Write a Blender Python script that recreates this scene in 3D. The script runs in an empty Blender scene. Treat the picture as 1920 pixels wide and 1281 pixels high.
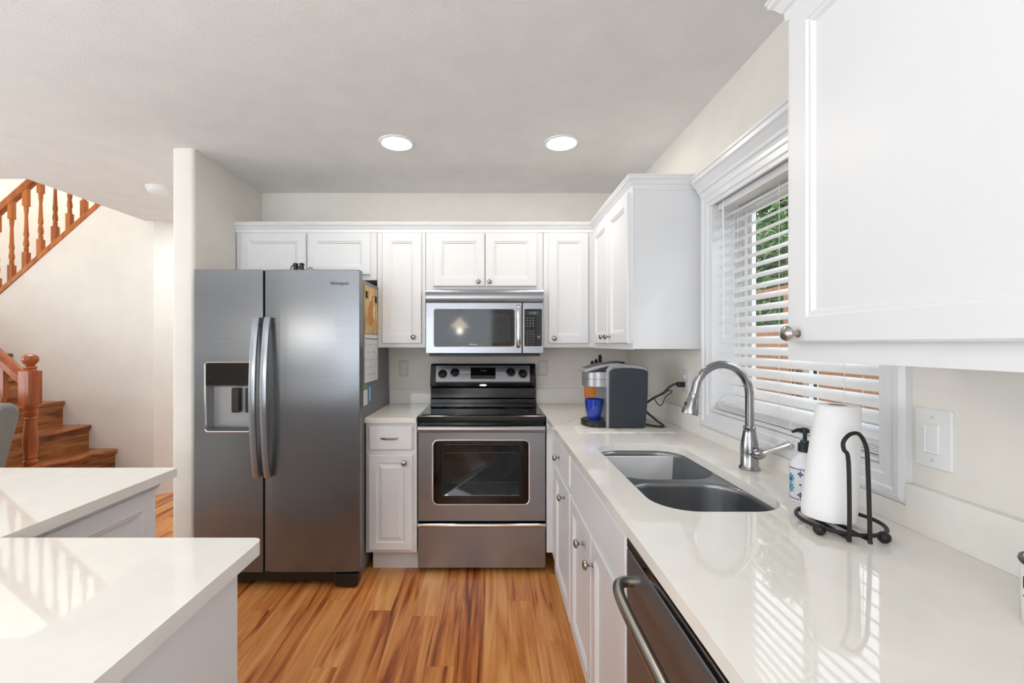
import bpy, bmesh, math, random
from mathutils import Vector, Matrix
R = math.radians
random.seed(7)
scene = bpy.context.scene
COL = scene.collection

# ------------------------------------------------------------------ camera, sky, exposure
CAM_Z = 1.344
CY = 2.438          # ceiling height
cd = bpy.data.cameras.new('camera'); cam = bpy.data.objects.new('camera', cd); COL.objects.link(cam)
cam.location = (0, 0, CAM_Z); cam.rotation_euler = (R(90), 0, 0)
cd.sensor_width = 36; cd.lens = 820/1920*36
cd.shift_x = 38/1920; cd.shift_y = 4.5/1920
cd.clip_start = .02
scene.camera = cam
scene.view_settings.view_transform = 'Standard'
scene.view_settings.look = 'None'
scene.view_settings.gamma = 1
scene.view_settings.use_curve_mapping = False
scene.view_settings.exposure = 0.04

world = bpy.data.worlds.new('sky'); scene.world = world; world.use_nodes = True
wn = world.node_tree; wn.nodes.clear()
wo = wn.nodes.new('ShaderNodeOutputWorld'); wb = wn.nodes.new('ShaderNodeBackground')
sk = wn.nodes.new('ShaderNodeTexSky'); sk.sky_type = 'HOSEK_WILKIE'; sk.turbidity = 6; sk.ground_albedo = .4
sk.sun_direction = Vector((.5, .3, .8)).normalized()
mx = wn.nodes.new('ShaderNodeMix'); mx.data_type = 'RGBA'; mx.inputs[0].default_value = .75
mx.inputs[7].default_value = (.86, .93, 1, 1)
wn.links.new(sk.outputs[0], mx.inputs[6]); wn.links.new(mx.outputs[2], wb.inputs[0])
wb.inputs[1].default_value = 3.6
wn.links.new(wb.outputs[0], wo.inputs[0])

def area(name, loc, rot, sx, sy, power, color=(1, 1, 1), spread=180):
    l = bpy.data.lights.new(name, 'AREA'); l.shape = 'RECTANGLE'; l.size = sx; l.size_y = sy
    l.energy = power; l.color = color; l.spread = R(spread)
    o = bpy.data.objects.new(name, l); COL.objects.link(o); o.location = loc; o.rotation_euler = rot
    return o
# daylight entering by the big patio window behind the camera, by the living room windows, by the kitchen window, and upstairs; plus added fill lights
area('daylight_patio_window', (-1.6, -4.35, 1.25), (R(90), 0, 0), 3.2, 1.9, 24, (.88, .94, 1))
area('daylight_living_window', (-6.1, .6, 1.4), (R(90), 0, R(-90)), 3.4, 1.7, 40, (.88, .94, 1))
area('ceiling_fill', (-1.7, -1.9, 1.15), (R(180), 0, 0), 2.8, 2.4, 112, (.86, .93, 1))  # added up-facing fill behind the camera, brightens the ceiling
area('ceiling_fill_living', (-4.2, .6, 1.2), (R(180), 0, 0), 2.0, 2.0, 32, (.86, .93, 1))  # second added fill, lifts the ceiling on the living side
area('hall_fill', (-2.3, 3.6, 2.43), (0, 0, 0), .3, .3, 10, (.95, .97, 1))  # added unseen lamp that brightens the angled hall wall
sun = bpy.data.lights.new('sun', 'SUN'); sun.energy = 1.0; sun.angle = R(6); sun.color = (1, .97, .92)
so = bpy.data.objects.new('sun', sun); COL.objects.link(so); so.rotation_euler = (R(50), 0, R(60+0))
area('daylight_upper_landing', (-4.3, 4.2, 4.8), (0, 0, 0), 1.4, .9, 60, (1, .97, .92))

# ------------------------------------------------------------------ materials
def lin(c):
    return tuple(((v/255)/12.92 if v/255 <= .04045 else ((v/255+.055)/1.055)**2.4) for v in c)
MATS = {}
def mat(name, rgb, rough=.5, metal=0, spec=.5, bump=None, aniso=0, coat=0, trans=0, emit=None, estr=0, var=None):
    """principled material; bump=(scale, strength, stretch xyz); var=(scale, amount, stretch)"""
    m = bpy.data.materials.new(name); m.use_nodes = True; nt = m.node_tree
    b = nt.nodes['Principled BSDF']
    b.inputs['Base Color'].default_value = (*lin(rgb), 1)
    b.inputs['Roughness'].default_value = rough; b.inputs['Metallic'].default_value = metal
    b.inputs['Specular IOR Level'].default_value = spec
    b.inputs['Anisotropic'].default_value = aniso
    b.inputs['Coat Weight'].default_value = coat; b.inputs['Coat Roughness'].default_value = .05
    b.inputs['Transmission Weight'].default_value = trans
    if emit:
        b.inputs['Emission Color'].default_value = (*lin(emit), 1); b.inputs['Emission Strength'].default_value = estr
    tc = nt.nodes.new('ShaderNodeTexCoord')
    def noise(scale, stretch, detail=3):
        mp = nt.nodes.new('ShaderNodeMapping'); mp.inputs['Scale'].default_value = stretch
        nt.links.new(tc.outputs['Object'], mp.inputs[0])
        n = nt.nodes.new('ShaderNodeTexNoise'); n.inputs['Scale'].default_value = scale; n.inputs['Detail'].default_value = detail
        nt.links.new(mp.outputs[0], n.inputs['Vector']); return n
    if bump:
        n = noise(bump[0], bump[2] if len(bump) > 2 else (1, 1, 1))
        bp = nt.nodes.new('ShaderNodeBump'); bp.inputs['Strength'].default_value = bump[1]; bp.inputs['Distance'].default_value = .002
        nt.links.new(n.outputs[0], bp.inputs['Height']); nt.links.new(bp.outputs[0], b.inputs['Normal'])
    if var is None: var = (6, .03, (1, 1, 1))
    n = noise(var[0], var[2], 4)
    c = lin(rgb)
    r = nt.nodes.new('ShaderNodeValToRGB'); k = var[1]
    r.color_ramp.elements[0].position = .3; r.color_ramp.elements[1].position = .7
    r.color_ramp.elements[0].color = (*[v*(1-k) for v in c], 1); r.color_ramp.elements[1].color = (*[min(1, v*(1+k)) for v in c], 1)
    nt.links.new(n.outputs[0], r.inputs[0]); nt.links.new(r.outputs[0], b.inputs['Base Color'])
    MATS[name] = m
    return m

wall_m = mat('wall paint cream', (230, 226, 219), .75, bump=(140, .22))
ceil_m = mat('ceiling paint textured', (230, 229, 227), .85, bump=(110, .55))
cab_m = mat('cabinet white satin paint', (227, 228, 230), .32, bump=(60, .05, (1, 1, .2)), var=(4, .01, (1, 1, 1)))
trim_m = mat('trim white gloss paint', (229, 230, 232), .3, var=(4, .01, (1, 1, 1)))
quartz_m = mat('quartz worktop off white', (235, 232, 226), .03, spec=.6, var=(14, .025, (1, 1, 1)))
steel_h = mat('brushed stainless horizontal grain', (152, 155, 161), .27, .82, aniso=.6, bump=(8, .02, (1.5, 1.5, 60)), var=(6, .05, (.6, .6, 50)))
steel_v = mat('brushed stainless fridge', (122, 124, 128), .25, .78, aniso=.5, bump=(8, .02, (1, 1, 60)), var=(6, .04, (.6, .6, 60)))
sink_m = mat('satin stainless sink', (136, 138, 142), .34, .95, bump=(8, .02, (1, 60, 60)), var=(8, .04, (40, 1, 1)))
chrome = mat('polished steel edge', (215, 215, 215), .12, 1)
nickel = mat('brushed nickel', (176, 170, 162), .25, 1, var=(20, .05, (1, 1, 1)))
faucet_m = mat('brushed steel faucet', (158, 158, 160), .2, 1, var=(20, .05, (1, 1, 1)))
black_g = mat('black gloss glass', (7, 7, 8), .05, spec=.5)
black_e = mat('black gloss enamel', (10, 10, 11), .14)
black_p = mat('black plastic', (20, 20, 21), .4)
grey_p = mat('dark grey plastic', (70, 71, 74), .45)
silver_p = mat('silver plastic', (168, 169, 172), .3, .6)
slate_p = mat('slate plastic', (44, 49, 56), .45)
fr_side = mat('grey painted fridge side', (120, 121, 124), .4, .3, bump=(300, .2))
white_p = mat('white plastic', (232, 232, 232), .35)
plate_p = mat('grey outlet plate', (205, 205, 206), .4)
slot_m = mat('outlet slot dark', (40, 40, 40), .6)
fabric = mat('grey woven fabric', (128, 130, 128), .9, bump=(900, .6), var=(300, .3, (1, 1, 1)))
paper = mat('paper towel white', (238, 238, 240), .9, bump=(160, .5))
tube_m = mat('cardboard', (150, 140, 130), .9)
wire_m = mat('black wire metal', (32, 30, 28), .45, .3)
blue_m = mat('cobalt glazed ceramic', (18, 55, 160), .08, coat=.6)
bottle_m = mat('white bottle plastic', (232, 230, 234), .25)
pump_m = mat('dark teal pump plastic', (24, 38, 44), .3)
enamel = mat('white enamel', (236, 236, 234), .15)
bark_m = mat('bark pale', (150, 132, 100), .9, var=(20, .3, (1, 1, 1)))
grass_m = mat('lawn and soil', (96, 104, 62), .95, var=(3, .4, (1, 1, 1)))
leaf_m = mat('conifer needles', (98, 132, 74), .7, var=(2, .45, (1, 1, 1)))
fence_m = mat('cedar fence boards', (146, 98, 60), .8, bump=(20, .4, (1, 1, .05)), var=(9, .3, (1, 6, .4)))
lamp_m = mat('lit lamp lens', (255, 244, 230), .5, emit=(255, 240, 218), estr=9)
shade_m = mat('pendant glass shade lit', (255, 244, 230), .4, emit=(255, 236, 210), estr=12)
mag_m = mat('black magnet', (28, 26, 24), .5)
yellow_m = mat('yellow plastic outside', (240, 180, 30), .5)

def glass_mat():
    m = bpy.data.materials.new('window glass'); m.use_nodes = True; nt = m.node_tree; nt.nodes.clear()
    o = nt.nodes.new('ShaderNodeOutputMaterial'); t = nt.nodes.new('ShaderNodeBsdfTransparent'); g = nt.nodes.new('ShaderNodeBsdfGlossy')
    g.inputs['Roughness'].default_value = .01; f = nt.nodes.new('ShaderNodeValue'); f.outputs[0].default_value = .05
    x = nt.nodes.new('ShaderNodeMixShader'); nt.links.new(f.outputs[0], x.inputs[0]); nt.links.new(t.outputs[0], x.inputs[1]); nt.links.new(g.outputs[0], x.inputs[2])
    nt.links.new(x.outputs[0], o.inputs[0]); return m
glass_m = glass_mat()

def wood_mat(name, dark, mid, light, axis=1, scale=1, rough=.3, ramp=(.3, .5, .72)):
    m = bpy.data.materials.new(name); m.use_nodes = True; nt = m.node_tree; b = nt.nodes['Principled BSDF']
    tc = nt.nodes.new('ShaderNodeTexCoord'); mp = nt.nodes.new('ShaderNodeMapping')
    s = [14*scale]*3; s[axis] = 1.1*scale; mp.inputs['Scale'].default_value = s
    nt.links.new(tc.outputs['Object'], mp.inputs[0])
    n = nt.nodes.new('ShaderNodeTexNoise'); n.inputs['Scale'].default_value = 1.6; n.inputs['Detail'].default_value = 6; n.inputs['Distortion'].default_value = .8
    nt.links.new(mp.outputs[0], n.inputs['Vector'])
    r = nt.nodes.new('ShaderNodeValToRGB'); e = r.color_ramp.elements
    e[0].position = ramp[0]; e[0].color = (*lin(dark), 1); e[1].position = ramp[2]; e[1].color = (*lin(light), 1)
    q = e.new(ramp[1]); q.color = (*lin(mid), 1)
    nt.links.new(n.outputs[0], r.inputs[0]); nt.links.new(r.outputs[0], b.inputs['Base Color'])
    b.inputs['Roughness'].default_value = rough
    return m
oak_m = wood_mat('honey oak varnished', (140, 70, 22), (172, 96, 36), (196, 120, 52), 2, .8, .3)
oak_newel = wood_mat('red oak varnished newel', (128, 58, 22), (160, 82, 38), (184, 104, 52), 2, .8, .25)
tread_m = wood_mat('tiger wood stair laminate', (84, 44, 22), (150, 90, 48), (186, 126, 76), 1, 1.1, .3)
block_m = wood_mat('orange bamboo block', (200, 110, 30), (222, 134, 44), (235, 150, 60), 2, 1, .5)

def floor_mat():
    m = bpy.data.materials.new('tiger wood plank floor'); m.use_nodes = True; nt = m.node_tree; b = nt.nodes['Principled BSDF']
    N = nt.nodes.new; L = nt.links.new
    tc = N('ShaderNodeTexCoord'); sp = N('ShaderNodeSeparateXYZ'); L(tc.outputs['Object'], sp.inputs[0])
    def M(op, a, c=None):
        n = N('ShaderNodeMath'); n.operation = op
        for i, v in enumerate((a, c)):
            if v is None: continue
            if isinstance(v, (int, float)): n.inputs[i].default_value = v
            else: L(v, n.inputs[i])
        return n.outputs[0]
    u = M('DIVIDE', sp.outputs[0], .118); iu = M('FLOOR', u); fu = M('FRACT', u)
    wn1 = N('ShaderNodeTexWhiteNoise'); wn1.noise_dimensions = '1D'; L(iu, wn1.inputs['W'])
    v = M('ADD', M('DIVIDE', sp.outputs[1], 1.6), M('MULTIPLY', wn1.outputs[0], 7)); iv = M('FLOOR', v); fv = M('FRACT', v)
    cb = N('ShaderNodeCombineXYZ'); L(iu, cb.inputs[0]); L(iv, cb.inputs[1])
    wn2 = N('ShaderNodeTexWhiteNoise'); wn2.noise_dimensions = '2D'; L(cb.outputs[0], wn2.inputs['Vector'])
    # grain streaks inside each plank
    cx = N('ShaderNodeCombineXYZ'); L(M('MULTIPLY', sp.outputs[0], 19), cx.inputs[0]); L(M('MULTIPLY', sp.outputs[1], 1.15), cx.inputs[1]); L(M('MULTIPLY', wn2.outputs[0], 60), cx.inputs[2])
    n = N('ShaderNodeTexNoise'); n.inputs['Scale'].default_value = 1; n.inputs['Detail'].default_value = 5; n.inputs['Distortion'].default_value = 1.3; L(cx.outputs[0], n.inputs['Vector'])
    r = N('ShaderNodeValToRGB'); e = r.color_ramp.elements
    e[0].position = .30; e[0].color = (*lin((118, 58, 26)), 1); e[1].position = .8; e[1].color = (*lin((232, 176, 112)), 1)
    for p, c in ((.40, (176, 98, 48)), (.5, (205, 132, 70)), (.62, (219, 150, 86))):
        q = e.new(p); q.color = (*lin(c), 1)
    sh = M('ADD', n.outputs[0], M('MULTIPLY', M('SUBTRACT', wn2.outputs[0], .28), .2)); L(sh, r.inputs[0])
    # fine grain
    cx2 = N('ShaderNodeCombineXYZ'); L(M('MULTIPLY', sp.outputs[0], 160), cx2.inputs[0]); L(M('MULTIPLY', sp.outputs[1], 5), cx2.inputs[1])
    n2 = N('ShaderNodeTexNoise'); n2.inputs['Scale'].default_value = 1; L(cx2.outputs[0], n2.inputs['Vector'])
    g = M('ADD', M('MULTIPLY', n2.outputs[0], .35), .83)
    seam = M('MINIMUM', M('MINIMUM', M('MULTIPLY', fu, 60), M('MULTIPLY', M('SUBTRACT', 1, fu), 60)), M('MINIMUM', M('MULTIPLY', fv, 500), 1.0))
    seam = M('ADD', M('MULTIPLY', M('MINIMUM', seam, 1.0), .35), .65)
    mul = N('ShaderNodeVectorMath'); mul.operation = 'SCALE'; L(r.outputs[0], mul.inputs[0]); L(M('MULTIPLY', g, seam), mul.inputs['Scale'])
    L(mul.outputs[0], b.inputs['Base Color'])
    b.inputs['Roughness'].default_value = .3
    return m
floor_m = floor_mat()

def paint_mat(name, cols, scale, seed=0, rough=.6, musg=.6):
    """blotchy multi-colour print"""
    m = bpy.data.materials.new(name); m.use_nodes = True; nt = m.node_tree; b = nt.nodes['Principled BSDF']
    tc = nt.nodes.new('ShaderNodeTexCoord'); mp = nt.nodes.new('ShaderNodeMapping'); mp.inputs['Location'].default_value = (seed, seed*2, 0)
    mp.inputs['Scale'].default_value = (1, 1, .5)
    nt.links.new(tc.outputs['Object'], mp.inputs[0])
    n = nt.nodes.new('ShaderNodeTexNoise'); n.inputs['Scale'].default_value = scale; n.inputs['Detail'].default_value = 5
    nt.links.new(mp.outputs[0], n.inputs['Vector'])
    r = nt.nodes.new('ShaderNodeValToRGB'); e = r.color_ramp.elements
    e[0].position = .3; e[0].color = (*lin(cols[0]), 1); e[1].position = .72; e[1].color = (*lin(cols[-1]), 1)
    for i, c in enumerate(cols[1:-1]):
        q = e.new(.3+.42*(i+1)/(len(cols)-1)); q.color = (*lin(c), 1)
    nt.links.new(n.outputs[0], r.inputs[0]); nt.links.new(r.outputs[0], b.inputs['Base Color']); b.inputs['Roughness'].default_value = rough
    return m
art_m = paint_mat('autumn dog painting print', [(160, 112, 62), (200, 162, 100), (214, 184, 124), (224, 210, 184)], 14)
page_m = mat('calendar page', (226, 226, 226), .7)
ink_m = mat('grey ink', (120, 120, 125), .7)
green_pr = mat('green print', (118, 165, 108), .6); blue_pr = mat('blue print', (80, 150, 190), .6)
marble_m = paint_mat('marbled mat', [(172, 170, 168), (214, 210, 203), (228, 224, 216), (206, 202, 196)], 16)
navy_m = mat('navy print', (58, 60, 120), .5); aqua_m = mat('aqua print', (86, 170, 200), .5)

# ------------------------------------------------------------------ helpers
def root_loc(p):
    v = Vector((0, 0, 0))
    while p is not None:
        v += p.location; p = p.parent
    return v
def obj(name, bm, m, parent=None, bevel=0, smooth=False, label=None, seg=2, recalc=True, ang=35):
    """link a bmesh (world coordinates) as ONE mesh object"""
    if recalc: bmesh.ops.recalc_face_normals(bm, faces=bm.faces[:])
    me = bpy.data.meshes.new(name)
    if parent is not None:
        off = root_loc(parent)
    else:
        xs = [v.co for v in bm.verts]
        off = Vector(((min(c.x for c in xs)+max(c.x for c in xs))/2, (min(c.y for c in xs)+max(c.y for c in xs))/2, min(c.z for c in xs)))
    bmesh.ops.translate(bm, verts=bm.verts[:], vec=-off)
    bm.to_mesh(me); bm.free()
    if smooth:
        me.polygons.foreach_set('use_smooth', [True]*len(me.polygons)); me.set_sharp_from_angle(angle=R(ang))
    o = bpy.data.objects.new(name, me); COL.objects.link(o)
    if m is not None: me.materials.append(m)
    if parent is not None: o.parent = parent
    else: o.location = off
    if bevel:
        b = o.modifiers.new('bevel', 'BEVEL'); b.width = bevel; b.segments = seg; b.limit_method = 'ANGLE'; b.angle_limit = R(40)
    if label: o['label'] = label
    return o
def thing(name, label, cat, loc=(0, 0, 0), group=None, kind=None):
    o = bpy.data.objects.new(name, None); COL.objects.link(o); o.location = loc; o.empty_display_size = .05
    o['label'] = label; o['category'] = cat
    if group: o['group'] = group
    if kind: o['kind'] = kind
    return o
def tag(o, label, cat, group=None, kind=None):
    o['label'] = label; o['category'] = cat
    if group: o['group'] = group
    if kind: o['kind'] = kind
    return o
def struct(name, bm, m, parent=None, label=None, cat=None, **k):
    o = obj(name, bm, m, parent, **k)
    if parent is None: o['kind'] = 'structure'
    if label: o['label'] = label
    if cat: o['category'] = cat
    return o
def BM(): return bmesh.new()
def box(bm, x0, x1, y0, y1, z0, z1):
    c = [bm.verts.new(p) for p in ((x0, y0, z0), (x1, y0, z0), (x1, y1, z0), (x0, y1, z0), (x0, y0, z1), (x1, y0, z1), (x1, y1, z1), (x0, y1, z1))]
    for f in ((3, 2, 1, 0), (4, 5, 6, 7), (0, 1, 5, 4), (1, 2, 6, 5), (2, 3, 7, 6), (3, 0, 4, 7)): bm.faces.new([c[i] for i in f])
    return bm
def bx(*a): return box(BM(), *a)
def prism(bm, pts, a, b, mp):
    """polygon pts in (u,v) extruded w from a to b"""
    A = [bm.verts.new(mp(u, v, a)) for u, v in pts]; B = [bm.verts.new(mp(u, v, b)) for u, v in pts]
    bm.faces.new(A); bm.faces.new(B[::-1]); n = len(pts)
    for i in range(n): bm.faces.new((A[i], B[i], B[(i+1) % n], A[(i+1) % n]))
    return bm
def rrect(u0, u1, v0, v1, r, seg=6):
    if r <= 1e-5: return [(u0, v0), (u1, v0), (u1, v1), (u0, v1)]
    r = min(r, (u1-u0)/2-1e-4, (v1-v0)/2-1e-4); p = []
    for cx, cy, a0 in ((u1-r, v0+r, -90), (u1-r, v1-r, 0), (u0+r, v1-r, 90), (u0+r, v0+r, 180)):
        for i in range(seg+1):
            a = R(a0+90*i/seg); p.append((cx+r*math.cos(a), cy+r*math.sin(a)))
    return p
def mY(Y):  return lambda u, v, w: (u, Y-w, v)       # faces -Y
def mXm(X): return lambda u, v, w: (X-w, u, v)       # faces -X
def mXp(X): return lambda u, v, w: (X+w, u, v)       # faces +X
def mZ(Z):  return lambda u, v, w: (u, v, Z+w)
def rings(bm, u0, u1, v0, v1, rg, mp, r=0, seg=6, fill=True, back=True):
    """nested (inset, height) loops of a (rounded) rectangle"""
    L = []
    for ins, w in rg:
        rr = max(r-ins, .0015) if r > 0 else 0
        L.append([bm.verts.new(mp(u, v, w)) for u, v in rrect(u0+ins, u1-ins, v0+ins, v1-ins, rr, seg)])
    n = len(L[0])
    for a, b in zip(L, L[1:]):
        for i in range(n): bm.faces.new((a[i], a[(i+1) % n], b[(i+1) % n], b[i]))
    if fill: bm.faces.new(L[-1])
    if back: bm.faces.new(L[0][::-1])
    return bm
def lathe(bm, prof, o, ax=(0, 0, 1), seg=24, cap=True):
    ax = Vector(ax).normalized(); t = Vector((1, 0, 0)) if abs(ax.x) < .9 else Vector((0, 1, 0))
    a = ax.cross(t).normalized(); b = ax.cross(a); o = Vector(o); L = []
    for r, h in prof:
        r = max(r, 1e-4)
        L.append([bm.verts.new(o+ax*h+(a*math.cos(2*math.pi*i/seg)+b*math.sin(2*math.pi*i/seg))*r) for i in range(seg)])
    for p, q in zip(L, L[1:]):
        for i in range(seg): bm.faces.new((p[i], p[(i+1) % seg], q[(i+1) % seg], q[i]))
    if cap: bm.faces.new(L[0][::-1]); bm.faces.new(L[-1])
    return bm
def smoothpts(pts, k=6):
    P = [Vector(p) for p in pts]; P = [P[0]*2-P[1]]+P+[P[-1]*2-P[-2]]; out = []
    for i in range(1, len(P)-2):
        for j in range(k):
            t = j/k; a, b, c, d = P[i-1:i+3]
            out.append(.5*((2*b)+(c-a)*t+(2*a-5*b+4*c-d)*t*t+(3*b-a-3*c+d)*t**3))
    out.append(P[-2]); return out
def tube(bm, pts, r, seg=10, closed=False, flat=None):
    """sweep a circle (or ellipse flat=(ra,rb,upvec)) along pts; r may be a list"""
    P = [Vector(p) for p in pts]; n = len(P); L = []; prev = None
    for i, p in enumerate(P):
        if closed: t = (P[(i+1) % n]-P[i-1]).normalized()
        else: t = (P[min(i+1, n-1)]-P[max(i-1, 0)]).normalized()
        if flat: up = Vector(flat[2])
        else: up = prev if prev is not None else (Vector((0, 0, 1)) if abs(t.z) < .9 else Vector((1, 0, 0)))
        a = (up-t*up.dot(t)).normalized(); b = t.cross(a); prev = a
        rr = r[i] if isinstance(r, (list, tuple)) else r
        ra, rb = (flat[0], flat[1]) if flat else (rr, rr)
        L.append([bm.verts.new(p+a*ra*math.cos(2*math.pi*k/seg)+b*rb*math.sin(2*math.pi*k/seg)) for k in range(seg)])
    m = n if closed else n-1
    for i in range(m):
        p, q = L[i], L[(i+1) % n]
        for k in range(seg): bm.faces.new((p[k], p[(k+1) % seg], q[(k+1) % seg], q[k]))
    if not closed: bm.faces.new(L[0][::-1]); bm.faces.new(L[-1])
    return bm
def sweep(bm, path, prof, side=1):
    """moulding: path in XY, prof list of (outward, z); outward is to the right of travel * side"""
    P = [Vector((x, y)) for x, y in path]; n = len(P); L = []
    for i in range(n):
        d1 = (P[i]-P[i-1]).normalized() if i else (P[1]-P[0]).normalized()
        d2 = (P[i+1]-P[i]).normalized() if i < n-1 else d1
        n1 = Vector((d1.y, -d1.x))*side; n2 = Vector((d2.y, -d2.x))*side
        m = (n1+n2).normalized(); k = 1/max(.3, m.dot(n1))
        L.append([bm.verts.new((P[i].x+m.x*k*o, P[i].y+m.y*k*o, z)) for o, z in prof])
    q = len(prof)
    for a, b in zip(L, L[1:]):
        for i in range(q): bm.faces.new((a[i], a[(i+1) % q], b[(i+1) % q], b[i]))
    bm.faces.new(L[0]); bm.faces.new(L[-1][::-1]); return bm
def slab(bm, outer, holes, z0, z1):
    """horizontal slab with holes"""
    for z, lst in ((z1, []),):
        E = []; 
        for loop in [outer]+holes:
            v = [bm.verts.new((x, y, z)) for x, y in loop]
            E += [bm.edges.new((v[i], v[(i+1) % len(v)])) for i in range(len(v))]
        r = bmesh.ops.triangle_fill(bm, edges=E, use_beauty=True, use_dissolve=False)
    fs = [f for f in bm.faces]
    e = bmesh.ops.extrude_face_region(bm, geom=fs)
    bmesh.ops.translate(bm, verts=[g for g in e['geom'] if isinstance(g, bmesh.types.BMVert)], vec=(0, 0, z0-z1))
    return bm
def vslab(bm, outer, holes, a, b, mp):
    """same in any plane: polygon with holes in (u,v), between w=a and w=b"""
    E = []
    for loop in [outer]+holes:
        v = [bm.verts.new((x, y, 0)) for x, y in loop]
        E += [bm.edges.new((v[i], v[(i+1) % len(v)])) for i in range(len(v))]
    bmesh.ops.triangle_fill(bm, edges=E, use_beauty=True, use_dissolve=False)
    fs = bm.faces[:]
    e = bmesh.ops.extrude_face_region(bm, geom=fs)
    top = {g for g in e['geom'] if isinstance(g, bmesh.types.BMVert)}
    for v in bm.verts: v.co = Vector(mp(v.co.x, v.co.y, b if v in top else a))
    return bm
def text(s, size, m, parent, loc, rot, name='lettering', extrude=.0004, align='CENTER', label=None):
    c = bpy.data.curves.new('t', 'FONT'); c.body = s; c.size = size; c.extrude = extrude; c.align_x = align; c.align_y = 'CENTER'
    o = bpy.data.objects.new('t', c); COL.objects.link(o); bpy.context.view_layer.update()
    dg = bpy.context.evaluated_depsgraph_get(); me = bpy.data.meshes.new_from_object(o.evaluated_get(dg))
    bpy.data.objects.remove(o)
    me.name = name; me.materials.clear(); me.materials.append(m)
    q = bpy.data.objects.new(name, me); COL.objects.link(q); q.parent = parent
    q.location = Vector(loc)-root_loc(parent); q.rotation_euler = rot
    if label: q['label'] = label
    return q

KNOB = [(.0085, 0), (.0085, .002), (.005, .004), (.0045, .014), (.007, .017), (.0145, .021), (.0165, .026), (.0145, .031), (.008, .0345), (.001, .0355)]
def knob(parent, o, ax):
    return obj('knob', lathe(BM(), KNOB, o, ax, 24), nickel, parent, smooth=True)
RECESS = [(0, 0), (0, .016), (.004, .02), (.052, .02), (.056, .0165), (.062, .0165), (.068, .010)]
RAISED = [(0, 0), (0, .016), (.004, .02), (.046, .02), (.050, .012), (.058, .012), (.078, .019)]
DRAWER = [(0, 0), (0, .013), (.008, .02)]
def door(parent, u0, u1, v0, v1, mp, prof=RECESS, knob_at=None, ax=None, name='door'):
    d = obj(name, rings(BM(), u0, u1, v0, v1, prof, mp), cab_m, parent)
    if knob_at: knob(d, mp(knob_at[0], knob_at[1], .019), ax)
    return d
def pull(parent, u, v, mp, w=.05, horiz=True):
    pts = [mp(u-w, v, .018), mp(u-w*.8, v, .03), mp(u-w*.3, v, .04), mp(u+w*.3, v, .04), mp(u+w*.8, v, .03), mp(u+w, v, .018)]
    P = smoothpts(pts, 5); n = len(P)
    rr = [.003+.0035*math.sin(math.pi*i/(n-1)) for i in range(n)]
    return obj('pull_handle', tube(BM(), P, rr, 10), nickel, parent, smooth=True)

# ------------------------------------------------------------------ key dimensions (metres)
YB = 3.17; XR = .986                      # kitchen back wall, right wall
XP0, XP1, YP = -1.79, -1.667, 2.445       # partition beside the fridge
YS = 3.88                                 # wall under the upper stair flight
# window opening in the right wall
WY0, WY1, WZ0, WZ1 = 1.10, 1.955, 1.046, 1.99

# ------------------------------------------------------------------ the room shell
struct('floor', bx(-6.4, XR+.15, -4.6, 5.1, -.06, 0), floor_m, label='orange and brown tiger-grain wood plank floor', cat='floor')
bm = BM(); slab(bm, [(-6.4, -4.6), (XR+.15, -4.6), (XR+.15, 5.1), (-6.4, 5.1)], [[(-5.4, 2.9), (-3.08, 2.9), (-3.08, 4.95), (-5.4, 4.95)]], CY, CY+.3)
struct('ceiling', bm, ceil_m, label='off-white textured ceiling', cat='ceiling')
bounce_sheet_m = mat('beige grey carpet', (176, 170, 162), .95, bump=(500, .4))  # neutral tone for the unseen sheets added over the wood floor
struct('floor_bounce_sheet', bx(-6.2, XR, -4.42, -.45, 0, .008), bounce_sheet_m, label='beige grey carpet added behind the viewpoint to mute floor colour', cat='bounce sheet')  # unseen sheet added to keep orange floor bounce off the ceiling
struct('floor_bounce_sheet_living', bx(-6.2, -2.35, -.45, 2.2, 0, .008), bounce_sheet_m, label='beige grey carpet added in the living area to mute floor colour', cat='bounce sheet')  # added out of view, cuts warm bounce on the living side
struct('wall_back', bx(XP1, XR+.15, YB, YB+.12, 0, CY), wall_m)
bm = BM()
vslab(bm, [(-4.6, 0), (YB+.12, 0), (YB+.12, CY), (-4.6, CY)], [[(WY0, WZ0), (WY1, WZ0), (WY1, WZ1), (WY0, WZ1)]], 0, .15, mXp(XR))
struct('wall_right', bm, wall_m)
# partition with rounded corners
pts = [(XP0, 4.84), (XP0, YP+.02)]+[(XP0+.02-.02*math.cos(R(a)), YP+.02-.02*math.sin(R(a))) for a in range(0, 91, 15)] \
    + [(XP1-.02+.02*math.sin(R(a)), YP+.02-.02*math.cos(R(a))) for a in range(0, 91, 15)]+[(XP1, 4.84)]
bm = BM(); prism(bm, pts, 0, CY, lambda u, v, w: (u, v, w))
struct('wall_partition', bm, wall_m, smooth=True)
# wall under the upper flight, top sloping with the flight
bm = BM()
def capz(x): return 1.80+(x+4.363)*.887
prism(bm, [(-4.75, 0), (-3.0, 0), (-3.0, CY), (-3.082, CY), (-3.082, capz(-3.082)), (-4.75, capz(-4.75))], 0, -.12, mY(YS))
struct('wall_stair', bm, wall_m)
bm = BM(); prism(bm, [(-3.0, YS), (-1.79, 4.83), (-1.79, 4.98), (-3.0, YS+.14)], 0, CY, lambda u, v, w: (u, v, w))
struct('wall_hall', bm, wall_m)
struct('wall_stairwell_back', bx(-5.4, -2.9, 4.9, 5.0, 0, 5.1), wall_m)
struct('wall_stairwell_left', bx(-5.45, -5.35, 2.9, 4.9, 0, 5.1), wall_m)
struct('wall_stairwell_front', bx(-5.45, -2.95, 2.78, 2.9, CY+.3, 5.1), wall_m)
struct('wall_stairwell_right', bx(-3.08, -2.95, 2.9, 4.9, CY+.3, 5.1), wall_m)
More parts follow.
